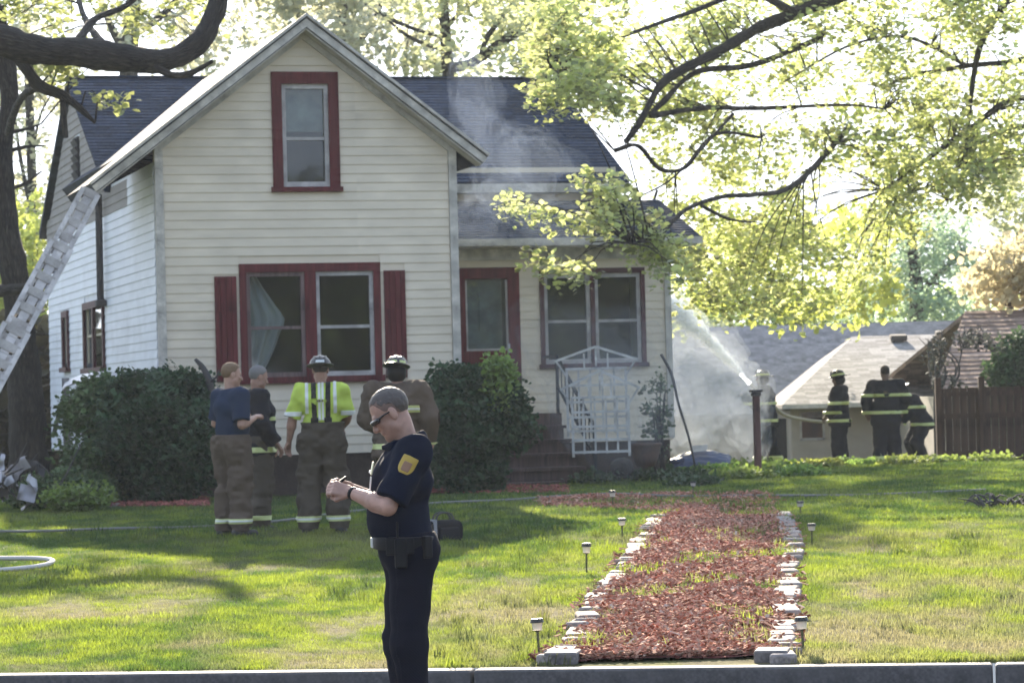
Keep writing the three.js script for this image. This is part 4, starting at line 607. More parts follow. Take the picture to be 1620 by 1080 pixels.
{ // bare sapling tangled over the fence corner
  const t = thing('sapling', 'twiggy dark sapling leaning over the left end of the fence', 'shrub'), r = rng(15), A = [];
  for (let i = 0; i < 7; i++) { const x = 1480 + r() * 30; const p = [at(x, 745, 58.5), at(x + (r() - 0.5) * 20, 650, 58.6), at(x + (r() - 0.4) * 60, 580, 58.8), at(x + (r() - 0.4) * 95, 535, 59)]; mesh('stem', tube(p, [0.035, 0.03, 0.02, 0.006], 6, 0.2, 0.1, i), M.charred, t); sampleLimb(p, A); }
  const all = crownPoints(16, 90, [[[1475, 540], [1560, 530], [1590, 560], [1560, 610], [1480, 620]]], 58.2, 59.6, 1.4, -0.1, 0.25, 3); foliage('foliage', t, leafCluster(61, 7, 0.12, 0.08), leafM([1, 1, 1], 0.3), all, (c, r2) => { const k = 0.5 + r2(); c.setRGB(0.055 * k, 0.06 * k, 0.05 * k); }, 9); const tw = twigs(all, A, 3, 2, 0.008); if (tw) mesh('twigs', tw, M.charred, t).userData.kind = 'stuff';
}
shrub('shrub', 'dark green bush at right edge behind the fence', 'shrub', at(1625, 690, 59.5), [0.75, 1.25, 0.6], 1500, [0.07, 0.12, 0.05], 345, { s: 1.4 });

// ───────────────────────── people: one skinned surface each, clothing over it ─────────────────────────
const smin = (a, b, k) => { const h = Math.max(k - Math.abs(a - b), 0) / k; return Math.min(a, b) - h * h * k * 0.25; };
// primitives: capsule c(a,b,ra,rb), ellipsoid e(centre, radii, inverse quaternion)
const cap = (a, b, ra, rb = ra) => ({ t: 0, a, b, ra, rb });
const ell = (c, r, q) => ({ t: 1, c, r, q: q ? q.clone().invert() : null });
const _t = V(0, 0, 0);
function pd(p, x, y, z) {
  if (p.t === 0) { const a = p.a, bx = p.b.x - a.x, by = p.b.y - a.y, bz = p.b.z - a.z, L = bx * bx + by * by + bz * bz + 1e-9; let h = ((x - a.x) * bx + (y - a.y) * by + (z - a.z) * bz) / L; h = h < 0 ? 0 : h > 1 ? 1 : h; const dx = x - a.x - bx * h, dy = y - a.y - by * h, dz = z - a.z - bz * h; return Math.sqrt(dx * dx + dy * dy + dz * dz) - (p.ra + (p.rb - p.ra) * h); }
  _t.set(x - p.c.x, y - p.c.y, z - p.c.z); if (p.q) _t.applyQuaternion(p.q); const k = Math.hypot(_t.x / p.r[0], _t.y / p.r[1], _t.z / p.r[2]), k1 = Math.hypot(_t.x / p.r[0] ** 2, _t.y / p.r[1] ** 2, _t.z / p.r[2] ** 2); return k1 < 1e-6 ? -Math.min(...p.r) : k * (k - 1) / k1;
}
const field = (prims, k, off = 0) => (x, y, z) => { let d = 1e3; for (const p of prims) d = smin(d, pd(p, x, y, z), k); return d - off; };
function bounds(prims, pad) { const lo = V(1e9, 1e9, 1e9), hi = V(-1e9, -1e9, -1e9); for (const p of prims) for (const [c, r] of p.t === 0 ? [[p.a, p.ra], [p.b, p.rb]] : [[p.c, Math.max(...p.r)]]) { lo.min(V(c.x - r - pad, c.y - r - pad, c.z - r - pad)); hi.max(V(c.x + r + pad, c.y + r + pad, c.z + r + pad)); } return [lo, hi]; }
function nets(f, lo, hi, h) { // surface nets
  const nx = Math.ceil((hi.x - lo.x) / h) + 2, ny = Math.ceil((hi.y - lo.y) / h) + 2, nz = Math.ceil((hi.z - lo.z) / h) + 2, D = new Float32Array(nx * ny * nz), I = (i, j, k) => (k * ny + j) * nx + i;
  for (let k = 0; k < nz; k++) for (let j = 0; j < ny; j++) for (let i = 0; i < nx; i++) D[I(i, j, k)] = f(lo.x + i * h, lo.y + j * h, lo.z + k * h);
  const id = new Int32Array(nx * ny * nz).fill(-1), pos = [], nor = [], idx = []; const E = [[0, 1], [2, 3], [4, 5], [6, 7], [0, 2], [1, 3], [4, 6], [5, 7], [0, 4], [1, 5], [2, 6], [3, 7]];
  for (let k = 0; k + 1 < nz; k++) for (let j = 0; j + 1 < ny; j++) for (let i = 0; i + 1 < nx; i++) {
    const v = []; let m = 0; for (let c = 0; c < 8; c++) { v[c] = D[I(i + (c & 1), j + (c >> 1 & 1), k + (c >> 2))]; if (v[c] < 0) m++; } if (m === 0 || m === 8) continue;
    let x = 0, y = 0, z = 0, n = 0; for (const [a, b] of E) if (v[a] < 0 !== v[b] < 0) { const t = v[a] / (v[a] - v[b]); x += lerp(a & 1, b & 1, t); y += lerp(a >> 1 & 1, b >> 1 & 1, t); z += lerp(a >> 2, b >> 2, t); n++; }
    x = lo.x + (i + x / n) * h; y = lo.y + (j + y / n) * h; z = lo.z + (k + z / n) * h; id[I(i, j, k)] = pos.length / 3; pos.push(x, y, z); const e = h * 0.6, gx = f(x + e, y, z) - f(x - e, y, z), gy2 = f(x, y + e, z) - f(x, y - e, z), gz = f(x, y, z + e) - f(x, y, z - e), L = Math.hypot(gx, gy2, gz) || 1; nor.push(gx / L, gy2 / L, gz / L);
  }
  const quad = (a, b, c, d, flip) => { if (a < 0 || b < 0 || c < 0 || d < 0) return; flip ? idx.push(a, c, b, b, c, d) : idx.push(a, b, c, b, d, c); };
  for (let k = 1; k + 1 < nz; k++) for (let j = 1; j + 1 < ny; j++) for (let i = 1; i + 1 < nx; i++) { const s = D[I(i, j, k)] < 0; if (s !== D[I(i + 1, j, k)] < 0) quad(id[I(i, j - 1, k - 1)], id[I(i, j, k - 1)], id[I(i, j - 1, k)], id[I(i, j, k)], !s); if (s !== D[I(i, j + 1, k)] < 0) quad(id[I(i - 1, j, k - 1)], id[I(i, j, k - 1)], id[I(i - 1, j, k)], id[I(i, j, k)], s); if (s !== D[I(i, j, k + 1)] < 0) quad(id[I(i - 1, j - 1, k)], id[I(i, j - 1, k)], id[I(i - 1, j, k)], id[I(i, j, k)], !s); }
  const g = new THREE.BufferGeometry(); g.setAttribute('position', new THREE.Float32BufferAttribute(pos, 3)); g.setAttribute('normal', new THREE.Float32BufferAttribute(nor, 3)); g.setIndex(idx); return boxUV(g);
}
const surf = (prims, k, off, h, mod) => { const f0 = field(prims, k, off), f = mod ? (x, y, z) => mod(f0(x, y, z), x, y, z) : f0; const [lo, hi] = bounds(prims, off + 0.03); return nets(f, lo, hi, h); };
const PM = {
  skin: std([0.52, 0.30, 0.22], { roughness: 0.55, map: T.mottle }), skin2: std([0.42, 0.235, 0.17], { roughness: 0.6, map: T.mottle }), skinD: std([0.12, 0.07, 0.05], { roughness: 0.6 }),
  navy: cloth([0.008, 0.011, 0.022]), navy2: cloth([0.008, 0.009, 0.016]), tee: cloth([0.018, 0.030, 0.058], 0.006), dkcoat: cloth([0.020, 0.020, 0.024], 0.008), tan: cloth([0.098, 0.074, 0.057], 0.008), tan2: cloth([0.074, 0.061, 0.048], 0.008), lime: cloth([0.45, 0.56, 0.10], 0.005), band: std([0.50, 0.54, 0.22], { roughness: 0.5 }), silver: std([0.62, 0.63, 0.60], { roughness: 0.4 }), black: phys([0.009, 0.009, 0.010], { roughness: 0.6, specularIntensity: 0.4 }), leather: phys([0.009, 0.009, 0.010], { roughness: 0.6, specularIntensity: 0.4 }), helmet: std([0.018, 0.018, 0.020], { roughness: 0.3 }), hairG: std([0.062, 0.047, 0.038], { roughness: 0.55, bumpMap: T.fabric, bumpScale: 0.003 }), hairB: std([0.15, 0.095, 0.055], { roughness: 0.9, bumpMap: T.fabric, bumpScale: 0.003 }), hairS: std([0.14, 0.13, 0.125], { roughness: 0.9, bumpMap: T.fabric, bumpScale: 0.003 }), hairD: std([0.03, 0.022, 0.018], { roughness: 0.9 }), gold: std([0.40, 0.27, 0.045], { roughness: 0.7 }), boot: std([0.025, 0.022, 0.02], { roughness: 0.6 }), rubber: std([0.05, 0.05, 0.03], { roughness: 0.6 }),
};
const Q = (x, y, z) => new THREE.Quaternion().setFromEuler(new THREE.Euler(x, y, z, 'YXZ'));
function headPrims(c, q, s = 1) { const P = (x, y, z) => V(x, y, z).multiplyScalar(s).applyQuaternion(q).add(c), e = (x, y, z, a, b, d) => ell(P(x, y, z), [a * s, b * s, d * s], q), k = (a, b, ra, rb) => cap(P(...a), P(...b), ra * s, (rb ?? ra) * s);
  return { P, cran: [e(0, 0.035, -0.018, 0.076, 0.088, 0.098)], face: [e(0, 0.035, -0.018, 0.076, 0.088, 0.098), e(0, -0.035, 0.028, 0.060, 0.078, 0.060), k([-0.045, -0.065, 0.012], [0, -0.102, 0.058], 0.026, 0.020), k([0.045, -0.065, 0.012], [0, -0.102, 0.058], 0.026, 0.020)], fine: [k([-0.032, 0.018, 0.074], [0.032, 0.018, 0.074], 0.013), k([0, 0.008, 0.084], [0, -0.034, 0.104], 0.009, 0.013), k([-0.012, -0.038, 0.092], [0.012, -0.038, 0.092], 0.010), k([-0.019, -0.064, 0.080], [0.019, -0.064, 0.080], 0.009), k([-0.038, -0.020, 0.062], [-0.030, -0.026, 0.068], 0.018), k([0.038, -0.020, 0.062], [0.030, -0.026, 0.068], 0.018), e(0.077, -0.008, -0.012, 0.010, 0.033, 0.019), e(-0.077, -0.008, -0.012, 0.010, 0.033, 0.019)] };
}
function handPrims(w, dir, up, side, curl, s = 1) { // wrist, pointing direction, back-of-hand normal, thumb side
  const d = dir.clone().normalize(), n = up.clone().addScaledVector(d, -up.dot(d)).normalize(), x = new THREE.Vector3().crossVectors(d, n).multiplyScalar(side); const P = (a, b, c) => w.clone().addScaledVector(x, a * s).addScaledVector(n, b * s).addScaledVector(d, c * s); const out = [];
  for (const i of [-1.5, -0.5, 0.5, 1.5]) { out.push(cap(P(i * 0.012, 0, 0.015), P(i * 0.0195, 0, 0.082), 0.017 * s, 0.012 * s)); const L = [0.036, 0.044, 0.041, 0.031][Math.round(i + 1.5)], a1 = curl * 0.7, a2 = curl * 1.7; const k1 = P(i * 0.0200, -Math.sin(a1) * L, 0.084 + Math.cos(a1) * L), k2 = P(i * 0.0205, -Math.sin(a1) * L - Math.sin(a2) * L * 0.9, 0.084 + Math.cos(a1) * L + Math.cos(a2) * L * 0.9); out.push(cap(P(i * 0.0195, 0, 0.084), k1, 0.0098 * s, 0.009 * s), cap(k1, k2, 0.009 * s, 0.0075 * s)); }
  const t0 = P(0.028, -0.004, 0.022), t1 = P(0.050, -0.016, 0.058), t2 = P(0.040, -0.034, 0.088); out.push(cap(t0, t1, 0.014 * s, 0.011 * s), cap(t1, t2, 0.0105 * s, 0.008 * s)); return out;
}
// J: joints in metres (x = the person's left, y up, z ahead)
function figure(name, label, pos, turn, J, o) {
  const t = thing(name, label, 'person', pos, turn, o.group), h = o.h ?? 0.014;
  const B = o.build ?? 1, hq = Q(J.headPitch ?? 0, J.headYaw ?? 0, J.headRoll ?? 0), H = headPrims(J.head, hq, o.headS ?? 1);
  const mid = (a, b, k) => a.clone().lerp(b, k), dz = V(0, 0, 1), wa = J.waist, ch = J.chest;
  const ax = J.shL.clone().sub(J.shR).normalize();
  const off = (p, k) => p.clone().addScaledVector(ax, k);
  const torso = [cap(off(J.pelvis, 0.07), off(J.pelvis, -0.07), 0.115 * B), cap(mid(J.pelvis, wa, 0.2), wa, 0.118 * B, 0.120 * B), cap(off(wa, 0.045), off(wa, -0.045), 0.112 * B), cap(off(ch, 0.075), off(ch, -0.075), 0.112 * B, 0.112 * B), cap(wa, ch, 0.120 * B, 0.122 * B), cap(J.shL, J.shR, 0.062 * B), cap(mid(ch, J.neck, 0.5), J.neck, 0.075, 0.062)];
  const arm = (s, e, w) => [cap(s, e, 0.052 * B, 0.038 * B), cap(mid(e, w, 0.3), w, 0.042 * B, 0.028), cap(e, mid(e, w, 0.3), 0.036 * B, 0.042 * B)], armL = arm(J.shL, J.elL, J.wrL), armR = arm(J.shR, J.elR, J.wrR);
  const leg = (a, k, n) => [cap(a, k, 0.088 * B, 0.060 * B), cap(k, n, 0.060 * B, 0.040)], legL = leg(J.hipL, J.knL, J.anL), legR = leg(J.hipR, J.knR, J.anR);
  const foot = (n, td) => [cap(V(n.x, 0.045, n.z - 0.05), V(n.x, 0.032, n.z + 0.03), 0.040, 0.038), cap(V(n.x, 0.036, n.z + 0.02), V(n.x + td, 0.030, n.z + 0.155), 0.040, 0.030), cap(n, V(n.x, 0.05, n.z - 0.03), 0.042, 0.042)], feet = [...foot(J.anL, 0.03), ...foot(J.anR, -0.03)];
  const neck = [cap(J.neck, H.P(0, -0.06, -0.025), 0.058, 0.056)];
  const hands = [...handPrims(J.wrL, J.hdL ?? J.wrL.clone().sub(J.elL), J.hnL ?? V(0, 1, 0.01), J.thL ?? -1, o.curl ?? 0.7), ...handPrims(J.wrR, J.hdR ?? J.wrR.clone().sub(J.elR), J.hnR ?? V(0, 1, 0.01), J.thR ?? 1, o.curl ?? 0.7)];
  const gHead = nets((x, y, z) => { let d = field([...H.face, ...neck], 0.03)(x, y, z); for (const p of H.fine) d = smin(d, pd(p, x, y, z), 0.012); return Math.max(d, -(y - J.neck.y + 0.02)); }, ...bounds([...H.face, ...neck], 0.03), o.hh ?? 0.006);
  const gBody = surf([...torso, ...armL, ...armR, ...legL, ...legR], 0.05, -0.006, h);
  const parts = [gBody, gHead, surf(feet, 0.02, -0.006, h)]; for (const s of [0, 12 + 2]) { const hp = hands.slice(s, s + 14); if (hp.length) parts.push(surf([...hp, s ? armR[1] : armL[1]], 0.010, 0, o.hd ?? 0.005, (d, x, y, z) => { const w = s ? J.wrR : J.wrL; return Math.max(d, Math.hypot(x - w.x, y - w.y, z - w.z) - 0.215); })); }
  mesh('body', merge(parts), o.skin ?? PM.skin, t);
  const fold = (amp, fx, fy) => (d, x, y, z) => d + amp * (vn(x * fx + 3, y * fy, z * fx + pos[0] * 7) + 0.5 * vn(x * fx * 2.3, y * fy * 2.1, z * fx * 2.3)) - amp * 0.2;
  // trousers
  const tro = [torso[0], cap(mid(J.pelvis, wa, 0.2), mid(J.pelvis, wa, o.troTop ?? 0.55), 0.118 * B, 0.120 * B), ...(o.troTop > 0.8 ? [torso[2]] : []), ...legL, ...legR], hem = o.hem ?? 0.075, lo = o.loose ?? 0.018, loB = o.flare ?? 0;
  const wTop = mid(J.pelvis, wa, o.troTop ?? 0.55).y + (o.troUp ?? 0.0), troF = (x, y, z) => { let d = field(tro, 0.035, lo + loB * sstep(y, 0.75, 0.1))(x, y, z); d = fold(o.tf ?? 0.008, 7, 11)(d, x, y, z); return Math.max(d, hem - y, y - wTop); };
  const tb = bounds(tro, lo + loB + 0.03); mesh('trousers', nets(troF, ...tb, h), o.tro, t);
  // upper garment with sleeves
  const cut = o.sleeve ?? 2, sl = (s, e, w) => cut <= 1 ? [cap(s, mid(s, e, cut), 0.056 * B, 0.052 * B)] : [cap(s, e, 0.056 * B, 0.048 * B), cap(e, mid(e, w, cut - 1), 0.048 * B, 0.042 * B)];
  const trunkP = [...torso.slice(0, 6), cap(mid(ch, J.neck, 0.5), mid(ch, J.neck, 0.92), 0.078, 0.068), ...(o.skirt ? [cap(off(J.pelvis, 0.07).add(V(0, -o.skirt, 0)), off(J.pelvis, -0.07).add(V(0, -o.skirt, 0)), 0.13 * B)] : [])], slvL = sl(J.shL, J.elL, J.wrL), slvR = sl(J.shR, J.elR, J.wrR), coat = [...trunkP, ...slvL, ...slvR];
  const cl = o.cloose ?? 0.014, cHem = o.coatHem ?? (J.pelvis.y + 0.02), capEnd = (a, b, k) => { const n = b.clone().sub(a).normalize(), p = mid(a, b, k); return (x, y, z) => (x - p.x) * n.x + (y - p.y) * n.y + (z - p.z) * n.z; };
  const endL = cut <= 1 ? capEnd(J.shL, J.elL, cut) : capEnd(J.elL, J.wrL, cut - 1), endR = cut <= 1 ? capEnd(J.shR, J.elR, cut) : capEnd(J.elR, J.wrR, cut - 1);
  const fT = field(trunkP, 0.04, cl), fL = field(slvL, 0.03, cl * (o.sleeveLoose ?? 1)), fR = field(slvR, 0.03, cl * (o.sleeveLoose ?? 1)), foldC = fold(o.cf ?? 0.006, 8, 10);
  const coatF = (x, y, z) => { const tr = Math.max(fT(x, y, z), cHem - y + 0.012 * vn(x * 9, 3, z * 9), y - J.neck.y - 0.025), aL = Math.max(fL(x, y, z), endL(x, y, z)), aR = Math.max(fR(x, y, z), endR(x, y, z)); return foldC(smin(smin(tr, aL, 0.05), aR, 0.05), x, y, z); };
  const cb = bounds(coat, cl + 0.03); mesh(o.coatName ?? 'coat', nets(coatF, ...cb, h), o.coat, t);
  for (const b of o.bands ?? []) { const F = b.on === 'tro' ? troF : coatF, bb = b.on === 'tro' ? tb : cb; const l2 = bb[0].clone(), h2 = bb[1].clone(); const f = b.in; mesh(b.name ?? 'reflective_band', nets((x, y, z) => Math.max(F(x, y, z) - (b.out ?? 0.007), f(x, y, z)), b.lo ?? l2, b.hi ?? h2, b.h ?? 0.009), b.m ?? PM.band, t); }
  for (const q of [0, 3]) mesh('boot', surf(feet.slice(q, q + 3), 0.02, 0.012, h, (d, x, y, z) => Math.max(d, y - 0.17, -y)), o.boot ?? PM.boot, t);
  if (o.hair) mesh('hair', surf(H.cran, 0.01, o.hairOff ?? 0.007, 0.006, (d, x, y, z) => { const p = V(x, y, z).sub(J.head).applyQuaternion(hq.clone().invert()); const line = (o.stubble ? 0.018 : 0) + lerp(lerp(-0.05, 0.030, sstep(p.z, -0.06, -0.02)), o.stubble ? 0.075 : 0.082, sstep(p.z, 0.0, 0.06)) + 0.008 * vn(x * 70, y * 70, z * 70); return Math.max(d + 0.002 * vn(x * 90, y * 90, z * 90), line - p.y); }), o.hair, t);
  if (o.stubble) mesh('stubble', surf(H.cran, 0.01, 0.0025, 0.005, (d, x, y, z) => { const p = V(x, y, z).sub(J.head).applyQuaternion(hq.clone().invert()); const line = lerp(lerp(-0.055, 0.016, sstep(p.z, -0.06, -0.015)), 0.080, sstep(p.z, 0.005, 0.055)) + 0.008 * vn(x * 60, y * 60, z * 60); return Math.max(d, line - p.y); }), o.stubble, t);
  if (o.eyes !== false) for (const s of [-1, 1]) mesh('eye', new THREE.SphereGeometry(0.008, 8, 6).translate(...H.P(s * 0.031, 0.002, 0.079).toArray()), PM.black, t);
  if (o.helmet) { const hm = mesh('helmet', surf([ell(H.P(0, 0.055, -0.018), [0.112, 0.095, 0.135], hq), ell(H.P(0, 0.036, -0.055), [0.145, 0.012, 0.205], hq)], 0.02, 0, 0.008, (d, x, y, z) => { const p = V(x, y, z).sub(J.head).applyQuaternion(hq.clone().invert()); return Math.max(d, 0.022 - p.y, -(d + 0.03)); }), PM.helmet, t);
    mesh('helmet_ridge', merge([0, 0.6, -0.6].map((a) => tube([-0.9, -0.45, 0, 0.45, 0.9].map((k) => H.P(Math.sin(a) * Math.cos(k) * 0.112, 0.055 + Math.cos(a) * Math.cos(k) * 0.097, -0.018 + Math.sin(k) * 0.137)), [0.008, 0.010, 0.008], 5, 0.03))), PM.helmet, hm);
    mesh('helmet_shield', hexa([[-0.045, 0.05, 0.122], [0.045, 0.05, 0.122], [0.045, 0.05, 0.114], [-0.045, 0.05, 0.114], [-0.03, 0.145, 0.098], [0.03, 0.145, 0.098], [0.03, 0.145, 0.090], [-0.03, 0.145, 0.090]].map((p) => H.P(...p).toArray())), PM.leather, hm);
    (o.tape ?? []).forEach(([a, b, m]) => mesh('reflective_tape', surf([ell(H.P(0, 0.055, -0.018), [0.112, 0.095, 0.135], hq)], 0.01, 0.004, 0.006, (d, x, y, z) => { const p = V(x, y, z).sub(J.head).applyQuaternion(hq.clone().invert()); const an = Math.atan2(p.x, -p.z); return Math.max(d, -(d + 0.008), 0.048 - p.y, p.y - 0.085, (a - an) * 0.1, (an - b) * 0.1); }), m ?? PM.band, hm));
    if (o.flap) mesh('neck_flap', surf([ell(H.P(0, -0.03, -0.03), [0.098, 0.10, 0.108], hq)], 0.01, 0.004, 0.009, (d, x, y, z) => { const p = V(x, y, z).sub(J.head).applyQuaternion(hq.clone().invert()); return Math.max(d, -(d + 0.012), p.y - 0.04, p.z - 0.03); }), PM.black, hm); }
  return { t, H, J, coatF, troF, cb, tb, ax };
}
const stand = (o = {}) => Object.assign({ pelvis: V(0, 0.95, -0.01), waist: V(0, 1.12, 0.0), chest: V(0, 1.33, -0.01), neck: V(0, 1.50, -0.02), shL: V(0.185, 1.44, -0.02), shR: V(-0.185, 1.44, -0.02), elL: V(0.25, 1.16, -0.04), elR: V(-0.25, 1.16, -0.04), wrL: V(0.25, 0.93, 0.06), wrR: V(-0.25, 0.93, 0.06), hipL: V(0.095, 0.92, -0.01), hipR: V(-0.095, 0.92, -0.01), knL: V(0.12, 0.50, 0.01), knR: V(-0.12, 0.50, 0.01), anL: V(0.14, 0.09, -0.03), anR: V(-0.14, 0.09, -0.03), head: V(0, 1.665, 0.01) }, o);
const slab = (p, n, w) => { const k = n.clone().normalize(); return (x, y, z) => Math.abs((x - p.x) * k.x + (y - p.y) * k.y + (z - p.z) * k.z) - w; };

// the officer in the street, head bowed over his hands
{
  const p = onGround(647, 1186); const J = stand({ pelvis: V(0, 0.985, -0.03), waist: V(0, 1.14, 0.02), chest: V(0, 1.345, 0.0), neck: V(0, 1.515, -0.03), shL: V(0.20, 1.475, -0.05), shR: V(-0.20, 1.475, -0.03), elL: V(0.265, 1.215, 0.09), elR: V(-0.25, 1.21, 0.10), wrL: V(0.075, 1.285, 0.262), wrR: V(-0.075, 1.30, 0.255), hipL: V(0.095, 0.955, -0.03), hipR: V(-0.095, 0.955, -0.03), knL: V(0.105, 0.525, -0.005), knR: V(-0.10, 0.53, 0.015), anL: V(0.115, 0.095, -0.05), anR: V(-0.11, 0.095, -0.01), head: V(0, 1.668, 0.055), headPitch: 0.56, hdL: V(-0.25, 0.25, 0.9), hnL: V(0.85, 0.5, 0.2), thL: -1, hdR: V(0.25, 0.2, 0.9), hnR: V(-0.85, 0.5, 0.2), thR: 1 });
  const f = figure('person', 'officer in dark navy uniform and sunglasses, head bowed, standing at the kerb', [-0.565, 0, -15.1], -Math.PI / 2 + 0.10, J, { h: 0.010, hh: 0.004, hd: 0.0035, build: 1.10, skin: PM.skin, tro: PM.navy2, coat: PM.navy, coatName: 'shirt', sleeve: 0.86, cloose: 0.012, cf: 0.011, coatHem: 1.03, troTop: 0.62, sleeveLoose: 1.6, loose: 0.020, hem: 0.06, tf: 0.008, hair: PM.hairG, hairOff: 0.004, stubble: std([0.20, 0.125, 0.095], { roughness: 0.7, map: T.mottle }), eyes: false, curl: 0.95, boot: PM.leather });
  const { H } = f, t = f.t;
  // wraparound sunglasses
  const sg = mesh('sunglasses', merge([surf([cap(H.P(-0.058, 0.004, 0.070), H.P(-0.012, 0.002, 0.096), 0.018), cap(H.P(0.058, 0.004, 0.070), H.P(0.012, 0.002, 0.096), 0.018), cap(H.P(-0.05, 0.012, 0.078), H.P(0.05, 0.012, 0.078), 0.006)], 0.006, -0.004, 0.004), tube([H.P(0.066, 0.010, 0.062), H.P(0.079, 0.012, 0.02), H.P(0.080, 0.006, -0.025)], [0.006, 0.004, 0.0035], 6, 0.02), tube([H.P(-0.066, 0.010, 0.062), H.P(-0.079, 0.012, 0.02), H.P(-0.080, 0.006, -0.025)], [0.006, 0.004, 0.0035], 6, 0.02)]), std([0.008, 0.008, 0.009], { roughness: 0.12 }), t);
  // collar, duty belt with pouches, holster
  mesh('collar', surf([cap(V(0, 1.525, -0.055), V(0, 1.505, 0.02), 0.070, 0.066)], 0.02, 0.012, 0.006, (d, x, y, z) => Math.max(d, -(d + 0.012), 1.47 - y + z * 0.2, y - 1.545 + z * 0.35)), PM.navy, t);
  const belt = mesh('duty_belt', nets((x, y, z) => Math.max(field([cap(V(0.075, 1.03, 0.0), V(-0.075, 1.03, 0.0), 0.155)], 0.02)(x, y, z), Math.abs(y - 1.03) - 0.03), V(-0.27, 0.97, -0.2), V(0.27, 1.09, 0.2), 0.008), PM.leather, t);
  mesh('pouch', merge([rbox(0.035, 0.09, 0.06, 0.008, 0.222, 1.02, 0.07, [0, -0.4, 0]), rbox(0.035, 0.08, 0.05, 0.008, 0.235, 1.02, -0.01)]), PM.leather, belt); mesh('pouch', rbox(0.04, 0.11, 0.05, 0.010, 0.20, 1.01, -0.10, [0, 0.6, 0]), PM.leather, belt); mesh('radio', merge([rbox(0.045, 0.15, 0.06, 0.01, 0.235, 0.985, 0.03), rbox(0.012, 0.10, 0.012, 0.004, 0.24, 1.09, 0.045)]), PM.black, belt);
  mesh('holster', merge([rbox(0.05, 0.2, 0.075, 0.015, -0.24, 0.94, 0.0), rbox(0.035, 0.07, 0.05, 0.012, -0.24, 1.06, -0.02, [0.4, 0, 0])]), PM.leather, belt);
  mesh('buckle', rbox(0.055, 0.05, 0.012, 0.004, 0, 1.03, 0.158), PM.metal ?? PM.silver, belt);
  // gold shoulder patches, each with a plain darker emblem
  for (const s of [1, -1]) { const sh = s > 0 ? J.shL : J.shR, el = s > 0 ? J.elL : J.elR, c = sh.clone().lerp(el, 0.30), dn = el.clone().sub(sh).normalize(); const inq = (sc, sh2) => (x, y, z) => { const v = V(x - c.x, y - c.y, z - c.z), a = v.dot(dn) + sh2, b = v.z * 1.0 - v.dot(dn) * 0.5 ; const w = a < 0 ? 0.036 : 0.036 * Math.sqrt(Math.max(0, 1 - (a / 0.055) ** 2)); return Math.max((Math.abs(b) - w * sc), Math.abs(a) - 0.047 * sc, -s * (x - c.x) + 0.012); };
    const lo = c.clone().add(V(-0.1, -0.09, -0.1)), hi = c.clone().add(V(0.1, 0.09, 0.1));
    const pm = mesh('shoulder_patch', nets((x, y, z) => Math.max(f.coatF(x, y, z) - 0.004, inq(1, 0)(x, y, z)), lo, hi, 0.005), PM.gold, t); mesh('emblem', nets((x, y, z) => Math.max(f.coatF(x, y, z) - 0.007, inq(0.55, -0.010)(x, y, z)), lo, hi, 0.005), std([0.24, 0.13, 0.075], { roughness: 0.7 }), pm); }
  mesh('badge', rbox(0.05, 0.065, 0.01, 0.004, 0.09, 1.40, 0.152, [-0.2, 0, 0]), std([0.7, 0.65, 0.45], { metalness: 0.8, roughness: 0.3 }), t);
  mesh('name_tag', rbox(0.06, 0.015, 0.006, 0.002, -0.09, 1.38, 0.155, [-0.2, 0, 0]), PM.silver, t);
  mesh('pen', merge([bar(V(0.06, 1.36, 0.158), V(0.06, 1.28, 0.166), 0.008)]), PM.silver, t);
  // wrist watch
  const w = J.wrL.clone().lerp(J.elL, 0.08), wd = J.wrL.clone().sub(J.elL).normalize(); mesh('watch', nets((x, y, z) => Math.max(pd(cap(J.elL, J.wrL, 0.047, 0.0335), x, y, z), Math.abs(V(x - w.x, y - w.y, z - w.z).dot(wd)) - 0.011), w.clone().addScalar(-0.06), w.clone().addScalar(0.06), 0.005), PM.black, t);
  // the small device in his hands
  const dv = thing('handset', 'small dark handset held in the officer\'s hands', 'phone', [-0.565, 0, -15.1], -Math.PI / 2 + 0.10); const q = new THREE.Matrix4().makeRotationFromEuler(new THREE.Euler(-0.95, 0, 0)); const g = rbox(0.068, 0.12, 0.014, 0.005).applyMatrix4(q).translate(0, 1.325, 0.325); mesh('casing', g, PM.black, dv); mesh('screen', rbox(0.058, 0.10, 0.002, 0.0008).applyMatrix4(q.clone()).translate(0, 1.3315, 0.3165), std([0.03, 0.03, 0.035], { roughness: 0.1 }), dv);
}
